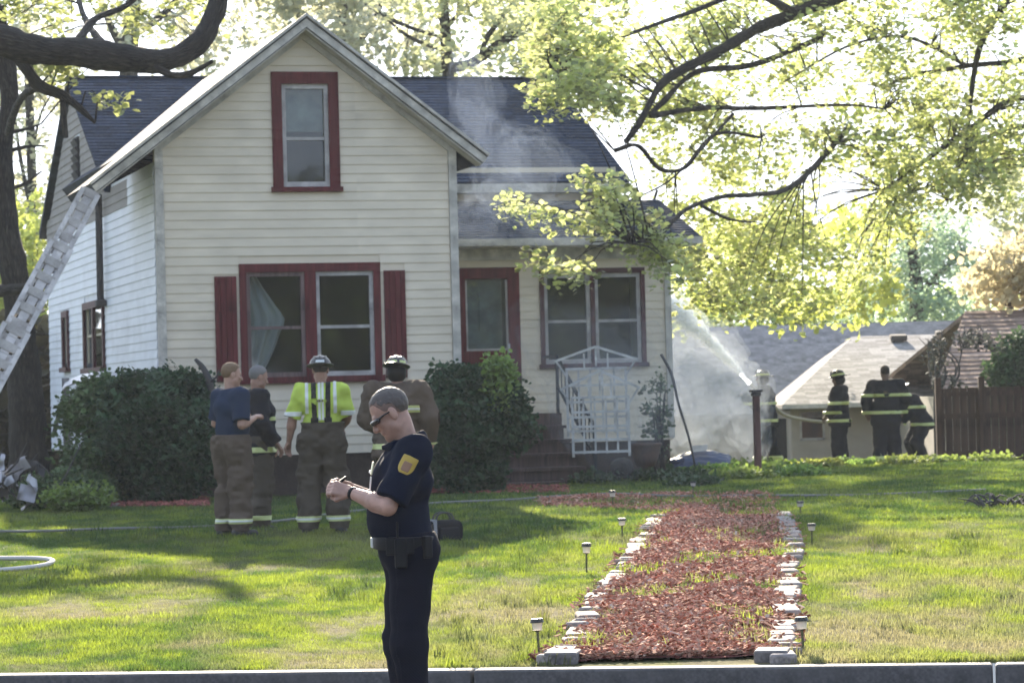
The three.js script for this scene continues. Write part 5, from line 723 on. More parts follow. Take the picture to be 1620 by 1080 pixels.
// four people before the window --------------------------------------------------
const ffB = (y, w, on, o = {}) => ({ on, in: slab(V(0, y, 0), V(0, 1, 0), w), ...o });
{
  const a = onGround(372, 849);
  figure('person', 'bareheaded person in navy tee and tan bunker trousers, leftmost of the group by the window', [a.x, gy(a.x, a.z), a.z], 2.25, stand({ headPitch: 0.12, headYaw: -0.35, elL: V(0.27, 1.17, -0.03), wrL: V(0.20, 1.24, 0.20), elR: V(-0.26, 1.15, -0.06), wrR: V(-0.14, 1.22, 0.18), head: V(0, 1.665, 0.01) }), { build: 1.14, tro: PM.tan, coat: PM.tee, coatName: 'shirt', sleeve: 0.85, cloose: 0.018, coatHem: 0.94, sleeveLoose: 1.5, loose: 0.045, flare: 0.015, hem: 0.06, tf: 0.026, troTop: 0.6, hair: PM.hairB, bands: [ffB(0.165, 0.026, 'tro'), ffB(0.165, 0.011, 'tro', { out: 0.011, m: PM.silver, name: 'silver_stripe' })], boot: PM.boot });
  const b = at(414, 840, 32.6);
  figure('person', 'grey haired firefighter in open dark coat with one lime band, behind the navy tee', [b.x, gy(b.x, -32.6) - 0.03, -32.6], 1.75, stand({ headPitch: 0.25, headYaw: 0.25, elL: V(0.30, 1.16, 0.02), wrL: V(0.24, 0.95, 0.16), elR: V(-0.30, 1.16, 0.0), wrR: V(-0.22, 0.95, 0.16) }), { build: 1.08, tro: PM.tan2, coat: PM.dkcoat, sleeve: 1.92, cloose: 0.035, cf: 0.02, coatHem: 0.84, skirt: 0.1, loose: 0.045, flare: 0.015, tf: 0.026, hem: 0.06, hair: PM.hairS, skin: PM.skin2, bands: [ffB(0.90, 0.03, 'coat', { in: (x, y, z) => Math.max(Math.abs(y - 0.89) - 0.03) }), ffB(0.165, 0.026, 'tro'), { on: 'coat', in: (x, y, z) => Math.max(Math.abs(y - 1.22) - 0.022, Math.abs(x) - 0.16) }] });
  const c = onGround(513, 845);
  const f = figure('person', 'firefighter in lime vest with dark braces, black helmet, back turned', [c.x, gy(c.x, c.z), c.z], Math.PI + 0.05, stand({ pelvis: V(0, 0.97, -0.01), waist: V(0, 1.15, 0), chest: V(0, 1.37, -0.02), neck: V(0, 1.535, -0.01), shL: V(0.195, 1.475, -0.01), shR: V(-0.195, 1.475, -0.01), elL: V(0.30, 1.20, -0.01), elR: V(-0.27, 1.21, 0.02), wrL: V(0.345, 0.96, 0.05), wrR: V(-0.2, 1.08, 0.22), head: V(0, 1.70, 0.02), headPitch: 0.15, anL: V(0.17, 0.09, -0.03), anR: V(-0.17, 0.09, -0.03), knL: V(0.14, 0.51, 0.01), knR: V(-0.14, 0.51, 0.01) }), { build: 1.12, tro: PM.tan2, coat: PM.lime, coatName: 'vest', sleeve: 0.95, cloose: 0.026, cf: 0.016, coatHem: 1.115, loose: 0.05, flare: 0.02, tf: 0.026, troTop: 0.95, troUp: 0.02, hem: 0.06, helmet: true, flap: false, tape: [[-0.32, 0.32, PM.silver]], hair: PM.hairD, skin: PM.skin2, bands: [ffB(0.165, 0.03, 'tro', { in: (x, y, z) => Math.max(Math.abs(y - 0.165) - 0.03) }), ffB(0.165, 0.012, 'tro', { out: 0.011, m: PM.silver, name: 'silver_stripe' }), { on: 'coat', name: 'brace', m: PM.black, out: 0.012, in: (x, y, z) => Math.max(Math.abs(Math.abs(x) - 0.075 + 0.02 * (1.5 - y)) - 0.026, z - 0.02, 1.16 - y) }, { on: 'coat', name: 'silver_stripe', m: PM.silver, out: 0.006, in: (x, y, z) => Math.max(Math.abs(Math.abs(x) - 0.018) - 0.014, z - 0.0, 1.18 - y) }, { on: 'coat', name: 'silver_stripe', m: PM.silver, out: 0.006, in: (x, y, z) => Math.max(Math.abs(Math.abs(x) - 0.145) - 0.018, z - 0.0, 1.25 - y) }, { on: 'coat', name: 'silver_stripe', m: PM.silver, out: 0.006, in: (x, y, z) => Math.max(Math.abs(y - 1.25) - 0.025, 0.20 - Math.abs(x)) }, { on: 'coat', name: 'brace_clip', m: PM.black, out: 0.018, in: (x, y, z) => Math.max(Math.abs(Math.abs(x) - 0.07) - 0.04, z, Math.abs(y - 1.185) - 0.025) }] });
  const d = at(634, 845, 31.0);
  figure('person', 'broad firefighter in tan coat and dark helmet, half hidden behind the officer', [d.x, gy(d.x, -31), -31], Math.PI - 0.18, stand({ headPitch: 0.2, pelvis: V(0, 0.95, 0), waist: V(0, 1.13, 0), chest: V(0, 1.35, -0.02), neck: V(0, 1.52, 0), shL: V(0.225, 1.45, -0.02), shR: V(-0.225, 1.45, -0.02), elL: V(0.32, 1.17, 0.02), elR: V(-0.31, 1.17, 0.0), wrL: V(0.24, 1.10, 0.22), wrR: V(-0.28, 0.95, 0.14), head: V(0, 1.67, 0.03), anL: V(0.17, 0.09, -0.03), anR: V(-0.17, 0.09, -0.03) }), { build: 1.2, tro: PM.tan2, coat: PM.tan, sleeve: 1.94, cloose: 0.045, cf: 0.022, coatHem: 0.80, skirt: 0.12, loose: 0.045, flare: 0.02, tf: 0.026, hem: 0.06, helmet: true, flap: true, tape: [[-0.95, -0.35], [-0.2, 0.25], [0.45, 0.95]], hair: PM.hairD, bands: [ffB(1.275, 0.030, 'coat', { in: (x, y, z) => Math.max(Math.abs(y - 1.275) - 0.036, Math.abs(x) - 0.26) }), { on: 'coat', name: 'silver_stripe', m: PM.silver, out: 0.011, in: (x, y, z) => Math.max(Math.abs(y - 1.275) - 0.014, Math.abs(x) - 0.26) }, { on: 'coat', in: (x, y, z) => Math.max(Math.abs(y - 0.90) - 0.03) }, ffB(0.165, 0.028, 'tro')], eyes: false });
}
// far firefighters by the fence -------------------------------------------------
{
  const far = { h: 0.022, hh: 0.012, hd: 0.008, tf: 0.014, cf: 0.02, loose: 0.045, flare: 0.02, hem: 0.06, coat: PM.dkcoat, tro: PM.dkcoat, sleeve: 1.92, cloose: 0.04, coatHem: 0.80, skirt: 0.12, build: 1.1, skin: PM.skinD, eyes: false };
  const bd = (yy, w = 0.03) => ({ on: 'coat', h: 0.018, out: 0.016, in: (x, y, z) => Math.abs(y - yy) - w }), tb = { on: 'tro', h: 0.018, out: 0.016, in: (x, y, z) => Math.abs(y - 0.2) - 0.04 };
  const p = (px, D) => { const q = at(px, 740, D); return [q.x, gy(q.x, -D), -D]; };
  figure('person', 'far firefighter standing side on in dark gear, left of the far pair', p(1330, 55), -1.9, stand({ headPitch: 0.15, elL: V(0.29, 1.18, 0.0), wrL: V(0.22, 1.0, 0.18), elR: V(-0.30, 1.18, 0.0), wrR: V(-0.24, 0.98, 0.16) }), { ...far, helmet: true, flap: true, tape: [[-2.4, 2.4]], bands: [bd(1.22), bd(0.90), tb, { on: 'coat', h: 0.018, out: 0.016, in: (x, y, z) => Math.max(Math.abs(y - 1.05) - 0.03, 0.2 - Math.abs(x)) }] });
  figure('person', 'tall bareheaded firefighter with two lime bands across the back, far right', p(1405, 54.6), Math.PI + 0.1, stand({ pelvis: V(0, 0.98, 0), waist: V(0, 1.17, 0), chest: V(0, 1.40, -0.02), neck: V(0, 1.58, 0), shL: V(0.24, 1.50, -0.02), shR: V(-0.24, 1.50, -0.02), elL: V(0.36, 1.24, 0), elR: V(-0.36, 1.24, 0), wrL: V(0.30, 1.02, 0.14), wrR: V(-0.30, 1.02, 0.14), head: V(0, 1.745, 0.02), anL: V(0.17, 0.09, -0.03), anR: V(-0.17, 0.09, -0.03) }), { ...far, build: 1.22, hair: PM.hairD, bands: [bd(1.33), bd(1.02), tb] });
  const cr = p(1452, 55.4);
  figure('person', 'firefighter crouching forward with lime bands at the left end of the fence', cr, -1.2, stand({ pelvis: V(0, 0.86, -0.12), waist: V(0, 1.02, -0.02), chest: V(0, 1.20, 0.12), neck: V(0, 1.33, 0.24), shL: V(0.20, 1.27, 0.20), shR: V(-0.20, 1.27, 0.20), elL: V(0.27, 1.02, 0.28), elR: V(-0.27, 1.02, 0.28), wrL: V(0.2, 0.86, 0.42), wrR: V(-0.2, 0.86, 0.42), head: V(0, 1.43, 0.35), headPitch: 0.4, hipL: V(0.1, 0.84, -0.12), hipR: V(-0.1, 0.84, -0.12), knL: V(0.14, 0.48, 0.08), knR: V(-0.14, 0.48, 0.05), anL: V(0.15, 0.09, -0.06), anR: V(-0.15, 0.09, -0.08) }), { ...far, coatHem: 0.72, helmet: true, flap: true, tape: [[-2.4, 2.4]], bands: [bd(1.12), bd(0.80), tb] });
  // hose crew in the spray
  const hz = -56.5, hp = at(1214, 740, 56.5);
  const gyh = gy(hp.x, hz);
  figure('person', 'firefighter leaning back and aiming the water hose, in the mist beside the house', [hp.x, gyh + 0.02, hz], -1.75, stand({ pelvis: V(0, 0.96, -0.04), neck: V(0, 1.53, 0.02), head: V(0, 1.69, 0.06), elL: V(0.25, 1.20, 0.16), elR: V(-0.25, 1.18, 0.12), wrL: V(0.09, 1.36, 0.40), wrR: V(-0.07, 1.24, 0.26), anL: V(0.16, 0.09, 0.14), anR: V(-0.16, 0.09, -0.2), knL: V(0.13, 0.50, 0.10), knR: V(-0.13, 0.50, -0.06) }), { ...far, helmet: true, flap: true, tape: [[-2.4, 2.4, PM.band]], bands: [bd(1.22), bd(0.90), tb], curl: 1.0 });
}

// ───────────────────────── things in the yard ─────────────────────────
{ // white arched garden trellises at the steps
  const white = std([0.66, 0.65, 0.61], { map: T.mottle, roughness: 0.6 });
  const trellis = (label, foot, w, h, peak, turn) => {
    const t = thing('trellis', label, 'trellis', foot, turn), y0 = 0, s = 0.035, d = 0.02;
    mesh('post', box(s, h, d, -w / 2, h / 2, 0), white, t); mesh('post', box(s, h, d, w / 2, h / 2, 0), white, t);
    for (let i = 1; i < 5; i++) mesh('slat', box(s * 0.8, h - 0.05, d, -w / 2 + w * i / 5, h / 2 + 0.02, -d - 0.001), white, t);
    for (const k of [0.10, 0.30, 0.52, 0.76, 1.0]) mesh('crossbar', box(w + s, s, d, 0, h * k - s / 2, d + 0.001), white, t);
    for (const q of [-1, 1]) { mesh('gable_bar', bar(V(0, h + peak, d * 2 + 0.003), V(q * (w / 2 + 0.17), h + 0.10, d * 2 + 0.003), s, d), white, t); mesh('bracket', bar(V(q * (w / 2 + 0.15), h + 0.10, 0.002), V(q * w / 2, h - 0.13, 0.002), s * 0.8, d), white, t); mesh('gable_slat', bar(V(q * w * 0.2, h, 0), V(q * w * 0.2, h + peak * 0.68, 0), s * 0.7, d), white, t); }
    mesh('gable_slat', box(s * 0.7, peak - 0.03, d, 0, h + peak / 2, 0), white, t);
    return t;
  };
  const f1 = at(952, 722, 43.1); trellis('white slatted trellis with a gabled top in front of the porch window', [f1.x, f1.y, f1.z], 0.80, 0.86, 0.36, 0.06);
  const f2 = at(946, 690, 44.0); trellis('taller white gabled trellis standing behind the front one', [f2.x, f2.y, f2.z], 0.86, 1.0, 0.30, 0.06);
}
{ // brown clay pots and stones at the porch foot
  const pot = (label, p, r, h, m) => { const t = thing('flower_pot', label, 'pot', [p.x, p.y, p.z]); const pts = [[0.62, 0], [0.8, 0.3], [0.98, 0.72], [1.0, 0.86], [1.1, 0.87], [1.1, 1.0], [0.96, 1.0], [0.92, 0.86], [0, 0.86]].map(([a, b]) => new THREE.Vector2(a * r, b * h)); pts.unshift(new THREE.Vector2(0, 0)); mesh('bowl', boxUV(new THREE.LatheGeometry(pts, 20)), m, t); return t; };
  const clay = std([0.12, 0.065, 0.045], { map: T.concrete }), stone = std([0.085, 0.075, 0.07], { map: T.concrete });
  pot('wide brown clay pot below the porch window', at(1022, 738, 43.6), 0.22, 0.34, clay);
  const g = (seed, r) => { const q = new THREE.IcosahedronGeometry(r, 3), p = q.attributes.position; for (let i = 0; i < p.count; i++) { const v = V(p.getX(i), p.getY(i), p.getZ(i)); const k = 1 + 0.25 * vn(v.x * 4 + seed, v.y * 4, v.z * 4) + 0.1 * vn(v.x * 11, v.y * 11 + seed, v.z * 11); p.setXYZ(i, v.x * k, v.y * k * 0.75, v.z * k); } q.computeVertexNormals(); return boxUV(q); };
  const b = at(985, 742, 43.9); const t = thing('boulder', 'rough grey boulder between the trellis and the clay pot', 'rock', [b.x, b.y, b.z]); mesh('stone', g(3, 0.2), stone, t);
}
{ // dark cut piping / downspout hanging off the porch corner
  const t = thing('fallen_downspout', 'dark downspout hanging loose at the right corner of the porch', 'downspout'); mesh('pipe', tube([at(1046, 560, 45.1), at(1062, 590, 45.1), at(1074, 640, 45.0), at(1090, 692, 44.9), at(1101, 742, 44.9)], [0.022, 0.022, 0.02, 0.018, 0.016], 7, 0.1, 0.12, 4), M.charred, t);
  const r = rng(8), tp = thing('tarp_bundle', 'crumpled blue grey tarp bundle on the ground in the mist right of the porch', 'tarp'); const c = at(1105, 700, 47.5), q = new THREE.IcosahedronGeometry(0.5, 5), p = q.attributes.position; for (let i = 0; i < p.count; i++) { const v = V(p.getX(i), p.getY(i), p.getZ(i)), k = 1 + 0.35 * vn(v.x * 3, v.y * 3, v.z * 3) + 0.18 * Math.abs(vn(v.x * 8, v.y * 8, v.z * 8)); p.setXYZ(i, v.x * k * 1.0, Math.max(-0.2, v.y * k * 0.34), v.z * k * 0.6); } q.computeVertexNormals(); q.translate(c.x, gy(c.x, c.z) + 0.18, c.z); mesh('cover', boxUV(q), std([0.06, 0.075, 0.13], { roughness: 0.5 }), tp); mesh('flap', hexa([[c.x - 0.14, gy(c.x, c.z) + 0.36, c.z + 0.2], [c.x + 0.12, gy(c.x, c.z) + 0.38, c.z + 0.25], [c.x + 0.12, gy(c.x, c.z) + 0.38, c.z + 0.23], [c.x - 0.14, gy(c.x, c.z) + 0.36, c.z + 0.18], [c.x - 0.1, gy(c.x, c.z) + 0.46, c.z + 0.12], [c.x + 0.14, gy(c.x, c.z) + 0.48, c.z + 0.14], [c.x + 0.14, gy(c.x, c.z) + 0.48, c.z + 0.12], [c.x - 0.1, gy(c.x, c.z) + 0.46, c.z + 0.10]]), M.silverM ?? M.trim, tp);
}
{ // post with a flat dark cap
  const b = onGround(1200, 757), t = thing('wooden_post', 'red brown wooden post with a dark cap on the right lawn', 'post', [b.x, gy(b.x, -44.5), -44.5], 0.2); const p = at(1200, 757, 44.5); t.position.x = p.x;
  mesh('shaft', rbox(0.092, 1.32, 0.092, 0.008, 0, 0.62, 0), M.brownpost, t); mesh('cap', merge([rbox(0.17, 0.04, 0.16, 0.01, 0, 1.30, 0), rbox(0.13, 0.05, 0.12, 0.01, 0, 1.25, 0)]), M.charred, t); mesh('base', rbox(0.3, 0.09, 0.3, 0.02, 0, 0.03, 0), M.charred, t);
}
{ // solar path lights
  const lens = phys([0.75, 0.72, 0.68], { transmission: 0.5, roughness: 0.4, thickness: 0 }), stem = std([0.06, 0.065, 0.02], { roughness: 0.6 }), stem2 = std([0.015, 0.015, 0.012], { roughness: 0.5 });
  const where = ['nearest the kerb left of the path', 'second from the kerb left of the path', 'third from the kerb left of the path', 'last on the left where the path meets the shade', 'nearest the kerb right of the path', 'second from the kerb right of the path', 'third from the kerb right of the path', 'farthest one, in the leafy bed beyond the path'];
  let proto = null;
  [[853, 1036, 0.215], [928, 907, 0.24], [985, 854, 0.20], [970, 807, 0.22], [1272, 1036, 0.22], [1285, 862, 0.19], [1267, 819, 0.17], [1097, 785, 0.18]].forEach(([x, y, h], i) => {
    const p = onGround(x, y); let t;
    if (!proto) { t = proto = thing('path_light', '', 'path light', [p.x, p.y, p.z], 0, 'solar lights along the mulch path'); mesh('stake', new THREE.CylinderGeometry(0.0085, 0.007, 0.66, 8).translate(0, 0.27, 0), stem, t); mesh('lens', boxUV(new THREE.CylinderGeometry(0.034, 0.028, 0.19, 14).translate(0, 0.70, 0)), lens, t); mesh('cap', boxUV(new THREE.CylinderGeometry(0.036, 0.044, 0.1, 16).translate(0, 0.84, 0)), stem2, t); mesh('collar', boxUV(new THREE.CylinderGeometry(0.030, 0.012, 0.04, 14).translate(0, 0.59, 0)), stem2, t); }
    else { t = proto.clone(); t.name = numbered('path_light'); scene.add(t); t.position.set(p.x, p.y, p.z); }
    t.userData = { ...t.userData, label: 'small solar stake light, ' + where[i] }; t.scale.set(1, h / 0.85, 1); t.rotation.set((R0() - 0.5) * 0.08, R0() * 6, (R0() - 0.5) * 0.10);
  });
}
{ // hose lines across the lawn
  const line = (name, label, pts, r, m, lift = 0) => { const P = pts.map(([x, y]) => { const p = onGround(x, y); p.y = gy(p.x, p.z) + r + 0.01 + lift; return p; }); const t = thing(name, label, 'hose'); mesh('hose_line', tube(P, [r, r], 8, 0.15), m, t); return t; };
  line('fire_hose', 'grey fire hose lying across the lawn past the mulch path', [[-60, 846], [60, 846], [180, 842], [300, 840], [420, 832], [560, 814], [690, 801], [800, 796], [900, 789], [960, 786], [1080, 790], [1220, 789], [1340, 789], [1430, 786], [1560, 780]], 0.016, std([0.15, 0.145, 0.14], { roughness: 0.9, bumpMap: T.fabric, bumpScale: 0.003 }), 0.015);
  line('fire_hose', 'pale hose end looping in from the left edge of the lawn', [[-60, 889], [0, 890], [50, 890], [82, 893], [60, 903], [0, 909], [-60, 912]], 0.022, std([0.45, 0.42, 0.40], { roughness: 0.8 }), 0.01);
  const t = thing('fire_hose', 'charged hose trailing from the nozzle crew toward the fence', 'hose'); const m = std([0.30, 0.27, 0.22], { roughness: 0.8 });
  const h = at(1186, 606, 56.3); mesh('hose_line', tube([h, at(1210, 628, 56.4), at(1240, 655, 56.7), at(1275, 664, 57), at(1310, 668, 57)], [0.032, 0.034], 8, 0.1), m, t);
  mesh('nozzle', tube([at(1172, 592, 56.2), at(1179, 599, 56.25), h], [0.03, 0.028, 0.045], 10, 0.03), M.leather, t);
}
{ // equipment bag behind the officer
  const p = onGround(702, 858), t = thing('equipment_bag', 'black equipment bag on the shaded lawn right of the officer', 'bag', [p.x, p.y, p.z], 0.35);
  mesh('bag_body', rbox(0.36, 0.22, 0.24, 0.07, 0, 0.11, 0), cloth([0.014, 0.014, 0.017], 0.006), t); mesh('pocket', rbox(0.2, 0.12, 0.05, 0.02, 0.02, 0.09, 0.125), cloth([0.02, 0.02, 0.024], 0.006), t); for (const s of [-0.05, 0.05]) mesh('handle', tube([V(-0.1, 0.2, s), V(-0.06, 0.28, s), V(0.06, 0.28, s), V(0.1, 0.2, s)], [0.010, 0.010], 6, 0.03), M.silverM ?? M.charred, t); mesh('strap', box(0.03, 0.225, 0.245, -0.12, 0.115, 0), std([0.22, 0.22, 0.24]), t);
}
{ // debris heap at the left edge
  const r = rng(31), t = thing('debris_pile', 'heap of bent metal sheets and sticks at the left edge by the leaning trunk', 'debris'); const c = at(5, 745, 38.8), y0 = gy(c.x, c.z);
  for (let i = 0; i < 15; i++) { const w = 0.16 + r() * 0.22, l = 0.12 + r() * 0.16, g = new THREE.PlaneGeometry(w, l, 14, 8), p = g.attributes.position; for (let k = 0; k < p.count; k++) p.setZ(k, 0.05 * Math.sin(p.getX(k) * (7 + r() * 0.1) + i) + 0.11 * vn(p.getX(k) * 11 + i * 3, p.getY(k) * 9, i)); const g2 = g.clone(); g2.translate(0, 0, -0.004); const ix = g2.index.array; for (let k = 0; k < ix.length; k += 3) { const q = ix[k]; ix[k] = ix[k + 1]; ix[k + 1] = q; } g.computeVertexNormals(); g2.computeVertexNormals(); const m = mergeGeometries([g, g2]); const s = mesh('metal_sheet', m, r() < 0.4 ? M.metal : r() < 0.6 ? M.charred : std([0.27, 0.26, 0.28], { roughness: 0.6 }), t); s.position.set(c.x - 0.35 + r() * 0.75, y0 + 0.1 + r() * 0.5, c.z + (r() - 0.5) * 0.5); s.rotation.set(-1.2 + r() * 1.2, r() * 6, (r() - 0.5) * 1.1); }
  for (let i = 0; i < 14; i++) { const x = c.x - 0.4 + r() * 0.9, z = c.z + (r() - 0.5) * 0.6, a = (r() - 0.5) * 2.2; mesh('stick', tube([V(x, y0 + r() * 0.5, z), V(x + Math.sin(a) * 0.3, y0 + 0.35 + r() * 0.3, z), V(x + Math.sin(a) * 0.6, y0 + 0.4 + r() * 0.5, z)], [0.018, 0.014, 0.006], 5, 0.1, 0.2, i), M.charred, t); }
}
{ // pale metal sheet on posts behind the left shrub
  const t = thing('metal_canopy', 'small pale metal canopy on a post over the left shrub', 'canopy'); const a = at(112, 592, 41.8), b = at(205, 598, 41.4);
  const g = new THREE.PlaneGeometry(b.x - a.x + 0.1, 0.8, 20, 6), p = g.attributes.position; for (let k = 0; k < p.count; k++) { const u = p.getX(k) / (b.x - a.x); p.setZ(k, -0.10 * u * u * 4 + 0.025 * Math.cos(p.getY(k) * 8)); } g.rotateX(-Math.PI / 2 + 0.12); const g2 = g.clone(); g2.translate(0, -0.02, 0); const ix = g2.index.array; for (let k = 0; k < ix.length; k += 3) { const q = ix[k]; ix[k] = ix[k + 1]; ix[k + 1] = q; } g.computeVertexNormals(); g2.computeVertexNormals(); const s = mesh('sheet', mergeGeometries([g, g2]), std([0.55, 0.54, 0.56], { metalness: 0.3, roughness: 0.4 }), t); s.position.set((a.x + b.x) / 2, a.y, -41.6);
  const q = at(103, 600, 41.6); mesh('post', bar(V(q.x, gy(q.x, -41.6), -41.6), V(q.x, q.y + 0.02, -41.6), 0.09), std([0.30, 0.29, 0.30], { map: T.wood }), t); mesh('post', bar(V(b.x - 0.05, gy(b.x, -41.8), -41.8), V(b.x - 0.05, b.y, -41.8), 0.07), std([0.30, 0.29, 0.30], { map: T.wood }), t);
  mesh('brace', bar(at(84, 688, 41.5), at(97, 635, 41.5), 0.05), M.charred, t);
}
{ // small scattered things on the lawn
  const r = rng(53), t = thing('twig_heap', 'dark heap of twigs on the lawn at far right', 'twigs'); const c = onGround(1592, 805);
  for (let i = 0; i < 26; i++) { const a = r() * 6.28, x = c.x + (r() - 0.5) * 0.5, z = c.z + (r() - 0.5) * 0.4; mesh('twig', tube([V(x, gy(x, z) + r() * 0.06, z), V(x + Math.cos(a) * 0.15, gy(x, z) + 0.08 + r() * 0.1, z + Math.sin(a) * 0.15), V(x + Math.cos(a) * 0.3, gy(x, z) + 0.03 + r() * 0.14, z + Math.sin(a) * 0.3)], [0.014, 0.010, 0.004], 5, 0.08, 0.2, i), M.charred, t); }
  const s = onGround(196, 797), st = thing('marker_stake', 'short pale stake under the left shrub', 'stake', [s.x, s.y, s.z]); mesh('stake', rbox(0.05, 0.24, 0.03, 0.006, 0, 0.11, 0, [0, 0.3, 0.05]), std([0.34, 0.37, 0.34]), st);
  const b = onGround(180, 803), bk = thing('broken_block', 'pale broken block lying beside the short stake', 'block', [b.x, b.y, b.z], 0.4); mesh('block', rbox(0.14, 0.06, 0.09, 0.012, 0, 0.03, 0), M.paver, bk);
  // red mulch under the shrubs
  const mm = [[120, 330, 800, 812], [640, 900, 780, 792]].map(([x0, x1, y0, y1], i) => { const im = new THREE.InstancedMesh(new THREE.BoxGeometry(0.06, 0.008, 0.018), std([1, 1, 1], { roughness: 0.95 }), 1500), o = new THREE.Object3D(), cc = new THREE.Color(); for (let k = 0; k < 1500; k++) { const p = onGround(lerp(x0, x1, r()), lerp(y0, y1, r()) - 8); o.position.set(p.x, gy(p.x, p.z) + 0.03 + 0.03 * r(), p.z); o.rotation.set((r() - 0.5), r() * 6, (r() - 0.5)); o.updateMatrix(); im.setMatrixAt(k, o.matrix); const q = 0.5 + r(); cc.setRGB(0.24 * q, 0.075 * q, 0.06 * q); im.setColorAt(k, cc); } im.name = numbered('bed_mulch'); scene.add(im); tag(im, i ? 'red bark mulch spread before the front steps' : 'red bark mulch spread under the left shrubs', 'mulch'); im.userData.kind = 'stuff'; return im; });
}
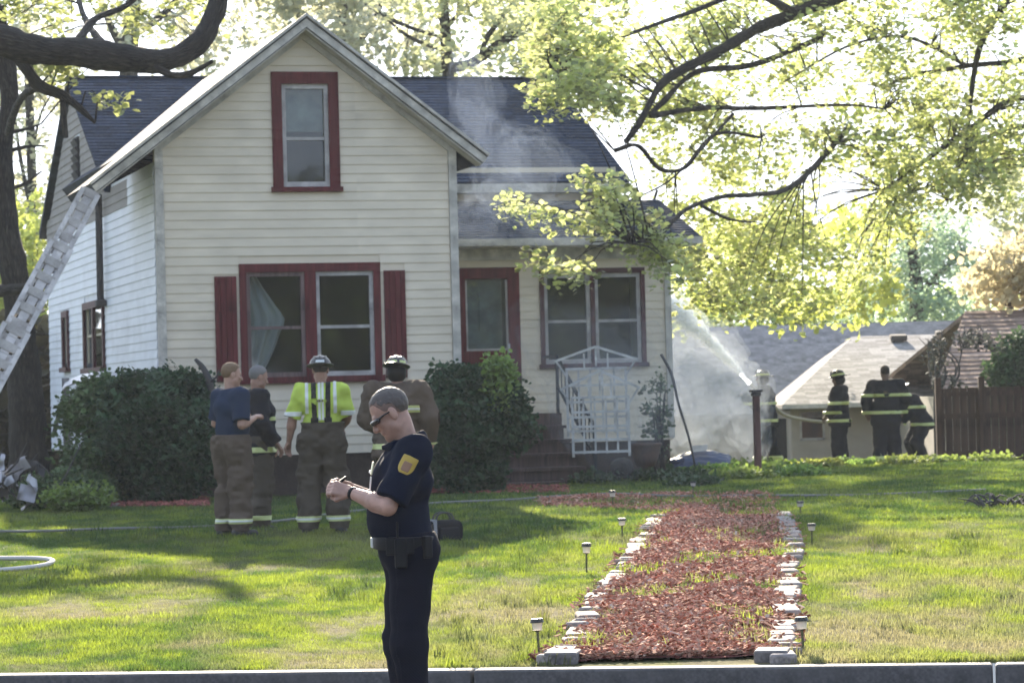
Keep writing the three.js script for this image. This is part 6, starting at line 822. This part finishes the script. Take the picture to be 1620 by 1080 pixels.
// ───────────────────────── water, spray and smoke: real drops and particles ─────────────────────────
function particles(name, label, cat, N, size, mat, sample, seed) {
  const g = new THREE.OctahedronGeometry(size, 0), im = new THREE.InstancedMesh(g, mat, N), o = new THREE.Object3D(), r = rng(seed); let n = 0, tries = 0;
  while (n < N && tries++ < N * 40) { const p = sample(r); if (!p) continue; o.position.copy(p); o.rotation.set(r() * 6, r() * 6, 0); o.scale.setScalar(0.6 + r() * 0.8); o.updateMatrix(); im.setMatrixAt(n++, o.matrix); }
  im.count = n; im.name = numbered(name); scene.add(im); tag(im, label, cat); im.userData.kind = 'stuff'; return im;
}
const gs = (r) => r() + r() + r() - 1.5;
{
  const drop = phys([0.95, 0.97, 1.0], { transmission: 0.6, roughness: 0.9, thickness: 0 });
  const veil = (rgb, op) => phys(rgb, { transparent: true, opacity: op, roughness: 1, transmission: 0.35, thickness: 0, side: THREE.DoubleSide, depthWrite: false });
  // a puff: a lumpy soft-edged volume made of nested thin shells
  const puff = (parent, c, rad, seed, mat, shells = 3, stretch = null) => {
    for (let s = 0; s < shells; s++) { const k = 1 - s * 0.27, g = new THREE.IcosahedronGeometry(1, 9), p = g.attributes.position; for (let i = 0; i < p.count; i++) { const x = p.getX(i), y = p.getY(i), z = p.getZ(i); const q = k * (1 + 0.42 * vn(x * 1.3 + seed, y * 1.3 + s * 0.35, z * 1.3) + 0.24 * vn(x * 3.1 + seed, y * 3.1, z * 3.1 + s * 0.5) + 0.10 * vn(x * 7 + seed, y * 7, z * 7)); let X = x * q * rad[0], Y = y * q * rad[1], Z = z * q * rad[2]; if (stretch) X += stretch * Y + 0.12 * Math.sin(Y * 2.2 + seed); p.setXYZ(i, c.x + X, c.y + Y, c.z + Z); } g.computeVertexNormals(); const m = mesh('puff', g, mat, parent); m.castShadow = false; }
  };
  const a = at(1178, 596, 56.2), b = at(1040, 466, 58.5), jp = (t) => { const p = a.clone().lerp(b, t); p.y += 0.06 * Math.sin(t * 3.14); return p; };
  const jet = thing('water_jet', 'white jet of water arching from the hose toward the house', 'water');
  const jt = [0, 0.12, 0.25, 0.4, 0.55, 0.7, 0.85, 1].map(jp);
  for (const [k, op, sd] of [[0.32, 0.85, 1], [0.55, 0.6, 2], [0.78, 0.35, 3], [1.05, 0.15, 4]]) mesh('stream', tube(jt, [0.03, 0.08, 0.13, 0.15, 0.21, 0.25, 0.28, 0.30].map((v) => v * k), 12, 0.05, 0.55, sd * 9), veil([0.95, 0.97, 1], op), jet);
  particles('water_drops', 'bright drops flying along the water jet', 'water', 26000, 0.007, drop, (r) => { const t = Math.pow(r(), 0.7), w = 0.03 + 0.10 * t; const p = jp(t); p.y += gs(r) * w; p.x += gs(r) * w; p.z += gs(r) * w; if (vn(p.x * 4, p.y * 4, p.z * 2) < -0.15) return null; return p; }, 61);
  const r = rng(88);
  const mist = thing('mist_cloud', 'blue grey mist and smoke drifting between the house corner and the hose crew', 'mist'); mist.userData.kind = 'stuff';
  const mv = veil([0.46, 0.51, 0.60], 0.075);
  for (const [x, y, D, rx, ry] of [[1085, 640, 55.0, 0.75, 1.0], [1125, 610, 55.2, 0.8, 0.9], [1105, 560, 57.6, 0.7, 0.7], [1150, 660, 54.8, 0.7, 0.8], [1180, 640, 55.3, 0.5, 0.9], [1070, 530, 57.9, 0.55, 0.6]]) puff(mist, at(x, y, D), [rx, ry, 0.5], r() * 90, mv, 2);
  const smoke = thing('smoke_cloud', 'thin bluish smoke rising in front of the right roof slopes', 'smoke'); smoke.userData.kind = 'stuff';
  const sv = veil([0.42, 0.50, 0.66], 0.026);
  for (const [x, y, D, rx, ry, st] of [[800, 320, 44.4, 0.6, 0.4, -0.2], [775, 240, 45.2, 0.5, 0.75, -0.3], [740, 150, 46.4, 0.38, 0.8, -0.25], [745, 345, 44.0, 0.45, 0.4, -0.1], [850, 250, 45.3, 0.6, 0.5, -0.3], [870, 350, 44.2, 0.6, 0.4, 0]]) puff(smoke, at(x, y, D), [rx, ry, 0.35], r() * 90, sv, 2, st);
  const haze = thing('smoke_cloud', 'faint haze of smoke hanging around the porch windows and trellis', 'smoke'); haze.userData.kind = 'stuff';
  const hv = veil([0.46, 0.50, 0.56], 0.028);
  for (const [x, y, D, rx, ry] of [[900, 560, 43.0, 0.9, 0.7], [960, 640, 42.6, 0.9, 0.8], [1030, 600, 43.6, 0.6, 0.9]]) puff(haze, at(x, y, D), [rx, ry, 0.3], r() * 90, hv, 2);
}
// trees across the street, behind the viewer: the windows mirror them
for (let i = 0; i < 5; i++) {
  const x = 24 + i * 9, t = thing('street_tree', 'broad dark tree across the street, ' + ['leftmost', 'second', 'middle one', 'fourth', 'rightmost'][i] + ' in the row along the verge', 'tree', [x, 0, 24], 0, 'trees across the street'), r = rng(400 + i), list = [];
  mesh('trunk', tube([V(0, -0.1, 0), V(0.1, 2, 0), V(0, 4.5, 0)], [0.35, 0.26, 0.2], 9, 0.4, 0.1, i), M.bark, t);
  for (let k = 0; k < 1100; k++) { const u = r() * 2 - 1, an = r() * 6.28, q = Math.sqrt(1 - u * u), kk = Math.cbrt(r()); list.push([V(q * Math.cos(an) * 4.4 * kk, 6.0 + u * 4.6 * kk, q * Math.sin(an) * 3.2 * kk), 1.5 + r()]); }
  foliage('crown', t, bgGeo[i % 2], leafM([1, 1, 1], 0.3), list, (c, r2) => { const k = 0.6 + 0.6 * r2(); c.setRGB(0.06 * k, 0.09 * k, 0.035 * k); }, 410 + i);
}
renderer.render(scene, camera);
